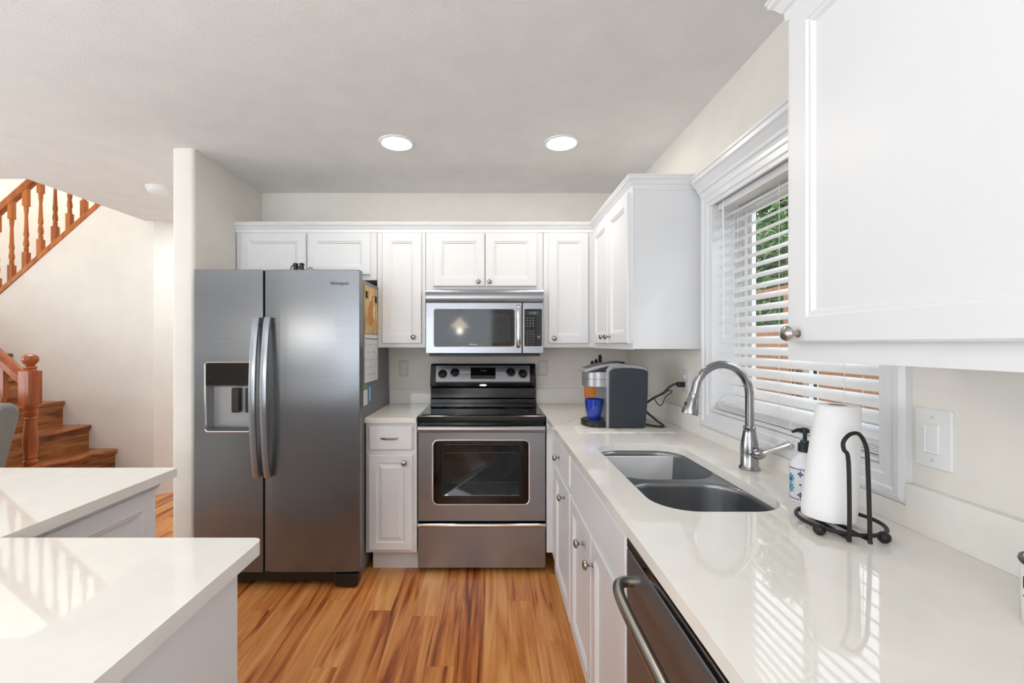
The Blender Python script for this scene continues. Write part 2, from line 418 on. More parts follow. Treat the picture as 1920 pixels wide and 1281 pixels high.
struct('ceiling_stairwell', bx(-5.45, -2.9, 2.78, 5.0, 5.1, 5.2), ceil_m)
bm = BM(); vslab(bm, [(-4.6, 0), (5.1, 0), (5.1, CY), (-4.6, CY)], [[(-1.1, .5), (2.3, .5), (2.3, 2.2), (-1.1, 2.2)]], 0, .12, lambda u, v, w: (-6.2-w, u, v))
struct('wall_left', bm, wall_m)
bm = BM(); vslab(bm, [(-6.4, 0), (XR+.15, 0), (XR+.15, CY), (-6.4, CY)], [[(-3.2, .25), (0, .25), (0, 2.2), (-3.2, 2.2)]], 0, .12, lambda u, v, w: (u, -4.42-w, v))
struct('wall_front', bm, wall_m)
struct('baseboard_partition', bx(XP0-.012, XP0, YP+.02, 4.8, 0, .09), trim_m, bevel=.003)
struct('baseboard_partition_end', bx(XP0-.012, XP1+.012, YP-.012, YP, 0, .09), trim_m, bevel=.003)

# ------------------------------------------------------------------ kitchen window
win = thing('window_1', 'white framed kitchen window above the sink', 'window', (XR, (WY0+WY1)/2, WZ0), kind='structure')
bm = BM()
rings(bm, WY0-.075, WY1+.075, .967, WZ1+.045, [(0, 0), (0, .016), (.012, .022), (.026, .022), (.032, .017), (.055, .017), (.060, .011), (.075, .011), (.075, 0)], mXm(XR), fill=False, back=False)
obj('casing', bm, trim_m, win)
bm = BM()
prof = [(0, WZ1+.03), (.018, WZ1+.03), (.022, WZ1+.045), (.03, WZ1+.05), (.032, WZ1+.062), (.05, WZ1+.085), (.06, WZ1+.092), (.06, WZ1+.108), (.066, WZ1+.112), (.066, WZ1+.12), (0, WZ1+.12)]
sweep(bm, [(XR, WY1+.078), (XR, WY0-.078)], prof, 1)
obj('head_moulding', bm, trim_m, win)
bm = BM()  # jamb lining
t = .008
box(bm, XR-.005, XR+.15, WY1-t, WY1, WZ0, WZ1); box(bm, XR-.005, XR+.15, WY0, WY0+t, WZ0, WZ1)
box(bm, XR-.005, XR+.15, WY0+t, WY1-t, WZ1-t, WZ1)
obj('jamb', bm, trim_m, win)
bm = BM(); box(bm, XR-.008, XR+.15, WY0+t, WY1-t, WZ0-.001, WZ0+t); obj('sill', bm, trim_m, win, bevel=.003)
bm = BM(); rings(bm, WY0+t, WY1-t, WZ0+t, WZ1-t, [(0, 0), (0, .045), (.02, .045), (.024, .035), (.045, .035), (.045, 0)], mXm(XR+.15), fill=False, back=False)
obj('window_frame', bm, white_p, win)
bm = BM(); rings(bm, WY0+.05, 1.55, WZ0+.05, WZ1-.05, [(0, 0), (0, .028), (.03, .028), (.03, 0)], mXm(XR+.145), fill=False, back=False)
s1 = obj('sash', bm, white_p, win)
bm = BM(); rings(bm, 1.52, WY1-.05, WZ0+.05, WZ1-.05, [(0, 0), (0, .018), (.025, .018), (.025, 0)], mXm(XR+.15), fill=False, back=False)
s2 = obj('sash', bm, white_p, win)
obj('pane', bx(XR+.128, XR+.132, WY0+.08, 1.52, WZ0+.08, WZ1-.08), glass_m, s1)
obj('pane', bx(XR+.140, XR+.144, 1.545, WY1-.075, WZ0+.075, WZ1-.075), glass_m, s2)

# blind
bl = thing('window_blind', 'white horizontal slat blind hanging in the window over the sink', 'blind', (XR+.05, (WY0+WY1)/2, WZ0+.01))
BX = XR+.045; y0, y1 = WY0+.016, WY1-.016
obj('headrail', bx(BX-.028, BX+.028, y0, y1, WZ1-.055, WZ1-.010), white_p, bl, bevel=.003)
zb = WZ0+.03; zt = WZ1-.085; ns = 20
tilt = R(33)
for i in range(ns):
    z = zb+.03+(zt-zb-.03)*i/(ns-1)
    bm = BM(); pr = []
    for k in range(7):
        a = -.025+.05*k/6; h = .003*(1-(a/.025)**2)
        pr.append((a, h))
    poly = [(a, h+.0013) for a, h in pr]+[(a, h-.0013) for a, h in pr[::-1]]
    poly = [(a*math.cos(tilt)-h*math.sin(tilt), a*math.sin(tilt)+h*math.cos(tilt)) for a, h in poly]
    prism(bm, poly, y0, y1, lambda u, v, w: (BX+u, w, z+v))
    obj('slat', bm, white_p, bl, smooth=True)
bm = BM()
for k in range(4): box(bm, BX-.026, BX+.026, y0, y1, zb-.012+k*.0055, zb-.012+k*.0055+.0042)
obj('stacked_slats', bm, white_p, bl)
obj('bottom_rail', bx(BX-.027, BX+.027, y0, y1, zb-.022+.002, zb-.0135), white_p, bl, bevel=.003)
for yy in (y0+.13, (y0+y1)/2, y1-.13):
    bm = BM()
    for xx in (BX-.027, BX+.027): tube(bm, [(xx, yy, zb), (xx, yy, zt)], .0009, 6)
    for i in range(ns):
        z = zb+.03+(zt-zb-.03)*i/(ns-1)
        tube(bm, [(BX-.027, yy, z-.016), (BX+.027, yy, z+.012)], .0007, 5)
    obj('ladder_cord', bm, white_p, bl)
wd = obj('tilt_wand', lathe(BM(), [(.003, 0), (.005, .02), (.0042, .08), (.004, .55), (.002, .59)], (BX-.05, 1.853, 1.362), (0, 0, 1), 8), white_p, bl, smooth=True)
bm = BM(); tube(bm, smoothpts([(BX-.03, 1.78, zt), (BX-.034, 1.78, 1.5), (BX-.04, 1.77, 1.16), (BX-.045, 1.76, 1.13), (BX-.04, 1.75, 1.17), (BX-.034, 1.772, 1.5)], 5), .001, 6)
obj('lift_cord', bm, white_p, bl)
bm = BM(); tube(bm, smoothpts([(BX-.03, 1.45, zt), (BX-.034, 1.45, 1.5), (BX-.04, 1.45, 1.12), (BX-.045, 1.44, 1.08), (BX-.04, 1.43, 1.12)], 5), .001, 6)
obj('lift_cord', bm, white_p, bl)

# ------------------------------------------------------------------ ceiling fittings
def downlight(x, y, label):
    t = thing('recessed_ceiling_light', label, 'ceiling light', (x, y, CY-.008), group='recessed ceiling lights')
    obj('trim_ring', lathe(BM(), [(.080, -.004), (.098, 0), (.096, -.005), (.086, -.008), (.080, -.006)], (x, y, CY), (0, 0, 1), 40, cap=False), trim_m, t, smooth=True)
    obj('lens', lathe(BM(), [(.081, -.002), (.081, -.0045), (.07, -.006), (.001, -.006)], (x, y, CY), (0, 0, 1), 40), lamp_m, t, smooth=True)
    l = bpy.data.lights.new('downlight_glow', 'AREA'); l.shape = 'DISK'; l.size = .16; l.energy = 3.2; l.color = (1, .93, .84)
    o = bpy.data.objects.new('downlight_glow', l); COL.objects.link(o); o.parent = t; o.location = (0, 0, -.004)
    return t
downlight(-.517, 2.38, 'left round recessed ceiling light, above the range side of the fridge')
downlight(.38, 2.38, 'right round recessed ceiling light, nearer the corner wall cabinet')
for x, y in ((-.5, -.4), (-.5, -2.4)):
    downlight(x, y, 'round recessed ceiling light behind the viewpoint over the walkway')
sd = thing('smoke_detector', 'round white smoke detector on the ceiling left of the partition', 'smoke detector', (-2.33, 3.06, CY-.04))
obj('base_plate', lathe(BM(), [(.076, 0), (.076, -.012), (.07, -.014)], (-2.33, 3.06, CY), (0, 0, 1), 32), white_p, sd, smooth=True)
obj('cover', lathe(BM(), [(.066, -.013), (.068, -.03), (.058, -.038), (.02, -.041), (.001, -.041)], (-2.33, 3.06, CY), (0, 0, 1), 32), white_p, sd, smooth=True)
def pendant(x, y, z, label, watts=3):
    t = thing('pendant_lamp', label, 'pendant lamp', (x, y, CY), group='pendant lamps behind the viewpoint')
    obj('canopy', lathe(BM(), [(.06, 0), (.055, -.02), (.01, -.03)], (x, y, CY), (0, 0, 1), 20), nickel, t, smooth=True)
    obj('rod', lathe(BM(), [(.005, -.02), (.005, z+.16-CY)], (x, y, CY), (0, 0, 1), 8), nickel, t, smooth=True)
    obj('lamp_shade', lathe(BM(), [(.02, .16), (.03, .13), (.09, .07), (.15, .0), (.145, 0), (.085, .065), (.025, .12)], (x, y, z), (0, 0, 1), 28), shade_m, t, smooth=True)
    obj('bulb', lathe(BM(), [(.001, 0), (.03, .02), (.034, .045), (.015, .09)], (x, y, z), (0, 0, 1), 16), shade_m, t, smooth=True)
    l = bpy.data.lights.new('pendant_bulb_light', 'POINT'); l.energy = watts; l.shadow_soft_size = .05; l.color = (1, .93, .84)
    o = bpy.data.objects.new('pendant_bulb_light', l); COL.objects.link(o); o.parent = t; o.location = (0, 0, z-.06-CY)
pendant(-2.62, -1.5, 1.55, 'lit bell-shaped pendant lamp behind the viewpoint, mirrored in the fridge door', 26)
pendant(-.53, -1.7, 1.62, 'lit bell-shaped pendant lamp behind the viewpoint, mirrored in the microwave')

# ------------------------------------------------------------------ wall cabinets
UF = 2.85; UX = .666; UB = 1.32; UT = 2.08; DT = 2.062; DB = 1.347
def wallcab(label, x0, x1, z0=UB, name='wall_cabinet'):
    t = thing(name, label, 'wall cabinet', ((x0+x1)/2, YB, z0), group='white wall cabinets')
    obj('cabinet_body', bx(x0+.0004, x1-.0004, UF, YB-.001, z0, UT+.04), cab_m, t, bevel=.0015)
    return t
t = wallcab('white two-door wall cabinet above the refrigerator', XP1+.004, -.748, 1.76)
door(t, -1.628, -1.206, 1.793, DT, mY(UF), knob_at=(-1.235, 1.822), ax=(0, -1, 0))
door(t, -1.192, -.787, 1.793, DT, mY(UF), knob_at=(-1.163, 1.822), ax=(0, -1, 0))
t = wallcab('narrow white wall cabinet between fridge and microwave', -.746, -.432)
door(t, -.711, -.455, DB, DT, mY(UF), knob_at=(-.505, 1.388), ax=(0, -1, 0))
t = wallcab('short white two-door wall cabinet directly above the microwave', -.430, .334, 1.692)
door(t, -.378, -.046, 1.717, DT, mY(UF), knob_at=(-.086, 1.746), ax=(0, -1, 0))
door(t, -.040, .292, 1.717, DT, mY(UF), knob_at=(-.015, 1.746), ax=(0, -1, 0))
t = wallcab('narrow white wall cabinet between microwave and corner', .336, UX-.001)
door(t, .368, .627, DB, DT, mY(UF), knob_at=(.402, 1.380), ax=(0, -1, 0))
t = thing('wall_cabinet', 'white corner wall cabinet on the window wall, side panel toward the window', 'wall cabinet', (UX+.16, 2.6, UB), group='white wall cabinets')
obj('cabinet_body', bx(UX, XR-.001, 2.055, YB-.001, UB, UT+.04), cab_m, t, bevel=.0015)
obj('face_frame', bx(UX-.003, UX, 2.052, UF-.001, UB-.003, UT), cab_m, t, bevel=.001)
door(t, 2.44, 2.78, DB, DT, mXm(UX-.003), knob_at=(2.485, 1.385), ax=(-1, 0, 0))
door(t, 2.075, 2.425, DB, DT, mXm(UX-.003), knob_at=(2.385, 1.385), ax=(-1, 0, 0))
t = thing('wall_cabinet', 'large white near wall cabinet at the right edge, its knob beside the blind', 'wall cabinet', (UX+.16, .4, UB), group='white wall cabinets')
obj('cabinet_body', bx(UX, XR-.001, -.25, .977, UB-.004, UT+.04), cab_m, t, bevel=.0015)
obj('face_frame', bx(UX-.003, UX, -.25, .979, UB-.012, UT), cab_m, t, bevel=.001)
door(t, .385, .948, DB, DT, mXm(UX-.003), knob_at=(.917, 1.366), ax=(-1, 0, 0))
door(t, -.2, .375, DB, DT, mXm(UX-.003), knob_at=(-.16, 1.366), ax=(-1, 0, 0))
CR = [(.0, 2.068), (.004, 2.068), (.007, 2.078), (.007, 2.088), (.012, 2.092), (.022, 2.108), (.030, 2.114), (.030, 2.122), (.034, 2.124), (.034, 2.131), (-.02, 2.131), (-.02, 2.125), (0, 2.121)]
o = struct('trim_1', sweep(BM(), [(XP1+.001, UF), (UX, UF), (UX, 2.055), (XR-.001, 2.055)], CR, 1), trim_m)
o['label'] = 'white crown moulding along the tops of the back wall cabinets'
o = struct('trim_2', sweep(BM(), [(XR-.001, .979), (UX, .979), (UX, -.25)], CR, 1), trim_m)
o['label'] = 'white crown moulding on the near right wall cabinet'

# ------------------------------------------------------------------ refrigerator
FX0, FX1, FY = -1.623, -.722, 2.385
fr = thing('refrigerator', 'stainless side-by-side refrigerator with water dispenser beside the partition', 'refrigerator', ((FX0+FX1)/2, 2.8, 0))
obj('cabinet_body', bx(FX0+.012, FX1-.018, FY+.075, YB-.03, .035, 1.715), fr_side, fr, bevel=.004)
bm = bx(FX0+.02, FX1-.03, FY+.03, FY+.074, .035, .095); obj('toe_grille', bm, black_p, fr, bevel=.004)
bm = bx(FX1-.14, FX1-.015, FY+.012, FY+.08, .012, .082)
obj('foot_bracket', bm, black_p, fr, bevel=.006)
obj('roller', lathe(BM(), [(.016, 0), (.016, .02)], (FX1-.07, FY+.06, .018), (1, 0, 0), 14), black_p, fr, smooth=True)
obj('roller', lathe(BM(), [(.016, 0), (.016, .02)], (FX0+.06, FY+.06, .018), (1, 0, 0), 14), black_p, fr, smooth=True)
obj('roller', lathe(BM(), [(.018, 0), (.018, .02)], (FX0+.06, 3.05, .018), (1, 0, 0), 14), black_p, fr, smooth=True)
obj('roller', lathe(BM(), [(.018, 0), (.018, .02)], (FX1-.08, 3.05, .018), (1, 0, 0), 14), black_p, fr, smooth=True)
obj('hinge_cover', bx(FX1-.16, FX1-.03, FY+.03, FY+.16, 1.716, 1.737), grey_p, fr, bevel=.006)
obj('hinge_cover', bx(FX0+.03, FX0+.16, FY+.03, FY+.16, 1.716, 1.737), grey_p, fr, bevel=.006)
SX = -1.245
# dispenser door (hole for the recess)
DX0, DX1, DZ0, DZ1 = -1.562, -1.305, .866, 1.243
bm = BM(); hole = rrect(DX0, DX1, DZ0, DZ1, .018)
vslab(bm, rrect(FX0, SX-.003, .098, 1.750, .004, 2), [hole], 0, -.062, mY(FY))
dl = obj('freezer_door', bm, steel_v, fr, bevel=.004)
bm = BM(); prof = []
for k in range(13):
    u = k/12; prof.append((SX+.003+(FX1-SX-.003)*u, .008*(1-(2*u-1)**4)*1.0-.008))
prism(bm, [(x, FY-w) for x, w in prof]+[(FX1, FY+.062), (SX+.003, FY+.062)], .098, 1.750, lambda u, v, w: (u, v, w))
dr = obj('fridge_door', bm, steel_v, fr, bevel=.003)
obj('gasket', bx(FX0+.01, FX1-.01, FY+.062, FY+.075, .1, 1.745), black_p, fr)
bm = BM(); rings(bm, DX0-.004, DX1+.004, DZ0-.004, DZ1+.004, [(0, 0), (0, .003), (.003, .005), (.007, .003), (.009, -.001)], mY(FY), r=.02, fill=False, back=False)
dp = obj('dispenser_surround', bm, chrome, dl, smooth=True)
bm = BM(); rings(bm, DX0+.001, DX1-.001, DZ0+.001, 1.118, [(0, -.001), (.012, -.055)], mY(FY), r=.015, back=False)
obj('dispenser_recess', bm, silver_p, dl, smooth=True)
obj('control_display', rings(BM(), DX0+.003, DX1-.003, 1.118, DZ1-.003, [(0, -.05), (0, .0), (.002, .001)], mY(FY), r=.01), black_g, dl)
for a in (-1.437, -1.362):
    obj('paddle', rings(BM(), a, a+.042, .965, 1.100, [(0, -.053), (0, -.03), (.004, -.027)], mY(FY), r=.006), black_p, dl)
obj('drip_tray', bx(DX0+.012, DX1-.012, FY-.004, FY+.052, DZ0+.006, DZ0+.016), grey_p, dl, bevel=.002)
def fhandle(xc, par):
    bm = BM(); P = []
    for k in range(25):
        u = k/24; z = .62+.868*u; d = .012+.046*math.sin(math.pi*u)**.75
        P.append((xc, FY-d-.006, z))
    L = []
    for i, p in enumerate(P):
        x, y, z = p
        L.append([bm.verts.new(q) for q in ((x-.019, y+.004, z), (x-.016, y-.007, z), (x, y-.011, z), (x+.016, y-.007, z), (x+.019, y+.004, z), (x+.014, y+.009, z), (x-.014, y+.009, z))])
    for a, b in zip(L, L[1:]):
        for k in range(7): bm.faces.new((a[k], a[(k+1) % 7], b[(k+1) % 7], b[k]))
    bm.faces.new(L[0]); bm.faces.new(L[-1])
    box(bm, xc-.012, xc+.012, FY-.02, FY+.0, .622, .652); box(bm, xc-.012, xc+.012, FY-.02, FY+.0, 1.456, 1.486)
    return obj('door_handle', bm, steel_h, par, smooth=True)
fhandle(-1.272, dl); fhandle(-1.212, dr)
text('Whirlpool', .024, grey_p, dr, (-.832, FY-.0095, 1.674), (R(90), 0, 0))
for k, (dx, dz) in enumerate(((-1.535, 1.16), (-1.49, 1.155), (-1.45, 1.155))):
    text('o', .012, grey_p, dl, (dx, FY-.0015, dz), (R(90), 0, 0), name='control_icon')
# things on the fridge
SXF = FX1-.0175
cal = thing('wall_calendar', 'calendar with golden dog painting above a ruled page, on the fridge side', 'calendar', (SXF, 2.68, 1.12))
obj('picture_page', rings(BM(), 2.535, 2.83, 1.405, 1.690, [(0, 0), (0, .0015)], mXp(SXF)), art_m, cal)
pg = obj('date_page', rings(BM(), 2.54, 2.83, 1.115, 1.400, [(0, 0), (0, .002)], mXp(SXF)), page_m, cal)
dogm = mat('golden brown fur print', (196, 128, 60), .7, var=(60, .25, (1, 1, 1))); dogw = mat('cream fur print', (236, 222, 198), .7)
def ell(bm, cu, cv, ru, rv, mp, h=.0006, rot=0):
    p = []
    for k in range(20):
        a = 2*math.pi*k/20; x = ru*math.cos(a); y = rv*math.sin(a)
        p.append((cu+x*math.cos(rot)-y*math.sin(rot), cv+x*math.sin(rot)+y*math.cos(rot)))
    return prism(bm, p, 0, h, mp)
bm = BM(); mpc = mXp(SXF+.0015); ell(bm, 2.68, 1.53, .06, .08, mpc); ell(bm, 2.72, 1.60, .035, .045, mpc, .0007); obj('painted_dog', bm, dogm, cal)
bm = BM(); mpd = mXp(SXF+.0022); ell(bm, 2.735, 1.545, .018, .05, mpd); ell(bm, 2.735, 1.61, .01, .025, mpd); obj('painted_dog', bm, dogw, cal, label='cream chest and muzzle of painted dog')
bm = BM()
for k in range(22): box(bm, SXF+.002, SXF+.004, 2.546+k*.013, 2.553+k*.013, 1.372, 1.378)
for r_ in range(5):
    for c_ in range(7):
        if (r_*7+c_) % 3 != 1: box(bm, SXF+.002, SXF+.0026, 2.56+c_*.038, 2.568+c_*.038, 1.335-r_*.045, 1.343-r_*.045)
obj('printed_dates', bm, ink_m, pg)['kind'] = 'stuff'
for (a, b, lb) in ((2.56, 1.655, 'square black magnet on the near top corner of the dog calendar'), (2.76, 1.645, 'square black magnet on the far top corner of the dog calendar')):
    tag(obj('fridge_magnet', rings(BM(), a, a+.035, b-.04, b, [(0, 0), (0, .005), (.002, .006)], mXp(SXF+.0016)), mag_m), lb, 'magnet', 'magnets on the fridge side')
cp = thing('coupon_leaflet', 'green and white leaflet stuck low on the fridge side', 'leaflet', (SXF, 2.56, .98))
obj('sheet', rings(BM(), 2.52, 2.60, .985, 1.105, [(0, 0), (0, .001)], mXp(SXF)), page_m, cp)
obj('printed_band', rings(BM(), 2.52, 2.60, 1.075, 1.105, [(0, 0), (0, .0006)], mXp(SXF+.001)), green_pr, cp)
cp = thing('coupon_leaflet', 'blue leaflet beside the green one on the fridge side', 'leaflet', (SXF, 2.64, .98))
obj('sheet', rings(BM(), 2.61, 2.68, .995, 1.09, [(0, 0), (0, .001)], mXp(SXF)), blue_pr, cp)
obj('printed_band', rings(BM(), 2.64, 2.655, 1.0, 1.085, [(0, 0), (0, .0006)], mXp(SXF+.001)), page_m, cp)
bn = thing('binoculars', 'small black binoculars lying on top of the refrigerator', 'binoculars', (-1.066, 2.415, 1.75))
for dx in (-.017, .017):
    obj('barrel', lathe(BM(), [(.012, 0), (.0135, .003), (.0135, .012), (.012, .013), (.012, .026), (.014, .027), (.014, .036), (.011, .039), (.001, .037)], (-1.066+dx, 2.415, 1.7505), (0, 0, 1), 18), black_p, bn, smooth=True)
obj('bridge', bx(-1.072, -1.060, 2.41, 2.42, 1.757, 1.774), black_p, bn, bevel=.002)
obj('strap', tube(BM(), smoothpts([(-1.093, 2.415, 1.782), (-1.10, 2.412, 1.775), (-1.106, 2.41, 1.762), (-1.108, 2.41, 1.7545)], 4), .003, 8), black_p, bn, smooth=True)

# ------------------------------------------------------------------ range
RX0, RX1, RY = -.4345, .3165, 2.565
rg = thing('kitchen_range', 'stainless electric range with black glass cooktop between base cabinets', 'range', ((RX0+RX1)/2, 2.85, 0))
obj('range_body', bx(RX0, RX1, RY+.035, YB-.035, .03, .893), black_e, rg, bevel=.003)
for x in (RX0+.05, RX1-.05):
    for y in (RY+.07, 3.05): obj('levelling_foot', lathe(BM(), [(.016, 0), (.016, .02), (.01, .02), (.01, .035)], (x, y, 0), (0, 0, 1), 12), black_p, rg)
d = obj('storage_drawer', rings(BM(), RX0+.002, RX1-.002, .03, .276, [(0, -.034), (0, 0), (.003, .003)], mY(RY)), steel_h, rg)
bm = BM(); pr = [(.0, .278), (.022, .278), (.03, .284), (.03, .292), (.024, .298), (0, .298)]
prism(bm, pr, RX0+.002, RX1-.002, lambda u, v, w: (w, RY-u, v)); obj('drawer_handle', bm, chrome, d, bevel=.002)
od = obj('oven_door', rings(BM(), RX0+.002, RX1-.002, .305, .838, [(0, -.034), (0, 0), (.003, .004)], mY(RY)), steel_h, rg)
WA = (-.343, .218, .405, .777)
obj('window_trim', rings(BM(), WA[0]-.006, WA[1]+.006, WA[2]-.006, WA[3]+.006, [(0, .003), (0, .007), (.004, .009), (.008, .006)], mY(RY), r=.035, fill=False, back=False), chrome, od, smooth=True)
oven_glass = mat('oven window glass', (26, 32, 34), .06, var=(5, .5, (1, 1, 1)))
obj('window_border', rings(BM(), *WA, [(0, .003), (0, .006), (.001, .0065)], mY(RY), r=.03), black_g, od)
obj('oven_glass', rings(BM(), -.291, .168, .452, .757, [(0, .006), (0, .0072), (.003, .0085), (.005, .0072)], mY(RY), r=.015), oven_glass, od, smooth=True)
bm = BM()
for z in (.532, .706): box(bm, -.27, .15, RY-.0082, RY-.0072, z, z+.002)
obj('oven_rack_edge', bm, grey_p, od)
obj('door_top_band', bx(RX0+.002, RX1-.002, RY+.0, RY+.034, .838, .868), black_e, rg)
bm = BM(); P = []
bm = BM(); pr = [(.03, .835), (.045, .832), (.055, .840), (.057, .852), (.052, .866), (.04, .870), (.03, .864)]
prism(bm, pr, RX0+.006, RX1-.006, lambda u, v, w: (w, RY-u, v))
for x in (RX0+.02, RX1-.045): box(bm, x, x+.025, RY-.032, RY-.002, .838, .862)
obj('door_handle', bm, steel_h, od, bevel=.004)
ct = obj('cooktop', bx(RX0-.002, RX1+.002, RY-.005, YB-.09, .888, .924), black_e, rg, bevel=.008, seg=3)
obj('cooktop_glass', bx(RX0+.022, RX1-.022, RY+.02, YB-.115, .924, .927), black_g, rg, bevel=.001)
bm = BM()
burn = mat('burner ring print', (60, 60, 62), .3)
for (x, y, r_) in ((-.25, 2.72, .10), (.14, 2.72, .085), (-.25, 2.95, .075), (.14, 2.95, .10)):
    lathe(bm, [(r_, .0), (r_, .0006), (r_-.003, .0006), (r_-.003, 0)], (x, y, .9268), (0, 0, 1), 48, cap=False)
obj('burner_marking', bm, burn, rg)
# back guard
bm = BM(); pr = [(YB-.015, .90), (YB-.10, .90), (YB-.10, .955), (YB-.085, .965), (YB-.085, 1.035), (YB-.118, 1.045), (YB-.122, 1.07), (YB-.085, 1.195), (YB-.07, 1.203), (YB-.015, 1.203)]
prism(bm, pr, -.430, .308, lambda u, v, w: (w, u, v)); obj('backguard', bm, black_e, rg, bevel=.004)
# sloping control panel
def mP(u, v, w):
    t_ = (v-1.07)/.125; y = YB-.122+.037*t_; return (u, y-w*.96, v+w*.28)
cpn = obj('control_panel', rings(BM(), -.392, .267, 1.078, 1.192, [(0, 0), (0, .003), (.002, .004)], mP, r=.008), steel_h, rg)
obj('clock_display', rings(BM(), -.148, .027, 1.098, 1.176, [(0, .003), (0, .0055), (.001, .006)], mP, r=.006), black_g, cpn)
text('12:00', .018, ink_m, cpn, mP(-.06, 1.152, .0062), (R(106-90+74+0), 0, 0), name='clock_digits')
for x, z in ((-.344, 1.132), (-.258, 1.141), (.134, 1.143), (.218, 1.134)):
    kb = obj('control_knob', lathe(BM(), [(.030, .003), (.030, .005), (.026, .0055), (.026, .024), (.022, .028), (.001, .028)], mP(x, z, 0), (0, -.96, .28), 28), black_e, cpn, smooth=True)
    obj('knob_ring', lathe(BM(), [(.033, .003), (.033, .0048), (.0305, .0048), (.0305, .003)], mP(x, z, 0), (0, -.96, .28), 36, cap=False), black_p, cpn, smooth=True)
    a = random.uniform(-.3, .3)
    c = Vector(mP(x, z, .028)); obj('knob_grip', tube(BM(), [c+Vector((-.002, .0, -.02)), c+Vector((.002, 0, .02))], .004, 8), black_e, kb, smooth=True)
    text('•', .014, ink_m, cpn, mP(x-.034, z+.026, .0045), (R(74), 0, 0), name='dial_mark')
bm = BM(); ell(bm, -.06, 1.056, .026, .0065, mY(YB-.121)); obj('brand_badge', bm, chrome, rg, label='silver oval badge')

# ------------------------------------------------------------------ microwave
MX0, MX1, MY = -.419, .329, 2.775
mw = thing('microwave', 'stainless over-the-range microwave mounted under the short wall cabinet', 'microwave', ((MX0+MX1)/2, 2.95, 1.27))
obj('microwave_body', bx(MX0+.003, MX1-.003, MY+.03, YB-.002, 1.282, 1.690), black_p, mw, bevel=.002)
bm = BM(); pr = [(MY+.03, 1.612), (MY+.004, 1.612), (MY-.002, 1.620), (MY-.004, 1.65), (MY+.002, 1.680), (MY+.01, 1.690), (MY+.03, 1.690)]
prism(bm, pr, MX0, MX1, lambda u, v, w: (w, u, v)); obj('vent_panel', bm, steel_h, mw, smooth=True)
md = obj('microwave_door', rings(BM(), MX0, .191, 1.283, 1.606, [(0, -.029), (0, 0), (.003, .004)], mY(MY)), steel_h, mw)
obj('window_trim', rings(BM(), -.368, .146, 1.325, 1.566, [(0, .003), (0, .006), (.003, .007), (.006, .004)], mY(MY), r=.014, fill=False, back=False), chrome, md, smooth=True)
obj('door_window', rings(BM(), -.364, .142, 1.329, 1.562, [(0, .003), (0, .0055)], mY(MY), r=.012), black_g, md)
obj('window_mesh', rings(BM(), -.338, .116, 1.352, 1.542, [(0, .005), (0, .0062)], mY(MY), r=.004), oven_glass, md)
bm = BM(); P = smoothpts([(.168, MY-.005, 1.325), (.168, MY-.03, 1.345), (.168, MY-.038, 1.455), (.168, MY-.03, 1.565), (.168, MY-.005, 1.585)], 6)
tube(bm, P, .01, 12, flat=(.0135, .008, (1, 0, 0))); obj('door_handle', bm, chrome, md, smooth=True)
mc = obj('control_column', rings(BM(), .1945, MX1, 1.283, 1.606, [(0, -.029), (0, 0), (.003, .004)], mY(MY)), steel_h, mw)
kp = obj('keypad', rings(BM(), .207, .318, 1.329, 1.565, [(0, .003), (0, .0055), (.001, .006)], mY(MY), r=.006), black_g, mc)
disp = mat('dim display', (40, 60, 66), .2); obj('clock_display', rings(BM(), .222, .300, 1.528, 1.550, [(0, .005), (0, .0065)], mY(MY)), disp, kp)
text('12:00', .02, ink_m, kp, (.261, MY-.0068, 1.539), (R(90), 0, 0), name='clock_digits')
bm = BM()
for r_ in range(11):
    for c_ in range(3):
        x = .225+c_*.0185; z = 1.507-r_*.0165
        if r_ in (4,): continue
        lathe(bm, [(.0058, 0), (.0058, .0008), (.0046, .0008), (.0046, 0)], (x, MY-.006, z), (0, -1, 0), 12, cap=False) if r_ > 4 else box(bm, x-.005, x+.005, MY-.0067, MY-.006, z-.003, z+.003)
obj('keypad_button', bm, ink_m, kp)
lbl = {(0, 5): '1', (1, 5): '2', (2, 5): '3', (0, 6): '4', (1, 6): '5', (2, 6): '6', (0, 7): '7', (1, 7): '8', (2, 7): '9', (1, 8): '0'}
for (c_, r_), s in lbl.items(): text(s, .010, ink_m, kp, (.225+c_*.0185, MY-.0066, 1.507-r_*.0165), (R(90), 0, 0), name='keypad_number')
obj('start_button', lathe(BM(), [(.009, 0), (.009, .001), (.001, .0015)], (.298, MY-.006, 1.388), (0, -1, 0), 20), ink_m, kp, smooth=True)
text('Whirlpool', .013, silver_p, md, (-.115, MY-.0062, 1.3405), (R(90), 0, 0))
obj('grease_filter', bx(MX0+.02, MX1-.02, MY+.02, YB-.05, 1.266, 1.2815), black_p, mw, bevel=.003)

# ------------------------------------------------------------------ base cabinets, back run
BF = 2.555; CT0, CT1 = .885, .915
bc = thing('base_cabinet', 'narrow white base cabinet with drawer and door between fridge and range', 'base cabinet', (-.59, 2.85, 0), group='white base cabinets')
obj('cabinet_body', bx(-.735, -.4385, BF, YB-.001, .125, CT0-.0005), cab_m, bc, bevel=.0015)
obj('toe_kick', bx(-.712, -.4385, BF+.07, BF+.085, 0, .126), cab_m, bc)
dd = obj('drawer', rings(BM(), -.716, -.459, .727, .869, DRAWER, mY(BF)), cab_m, bc); pull(dd, -.594, .797, mY(BF), .052)
door(bc, -.716, -.459, .145, .700, mY(BF), RAISED, knob_at=(-.506, .658), ax=(0, -1, 0))

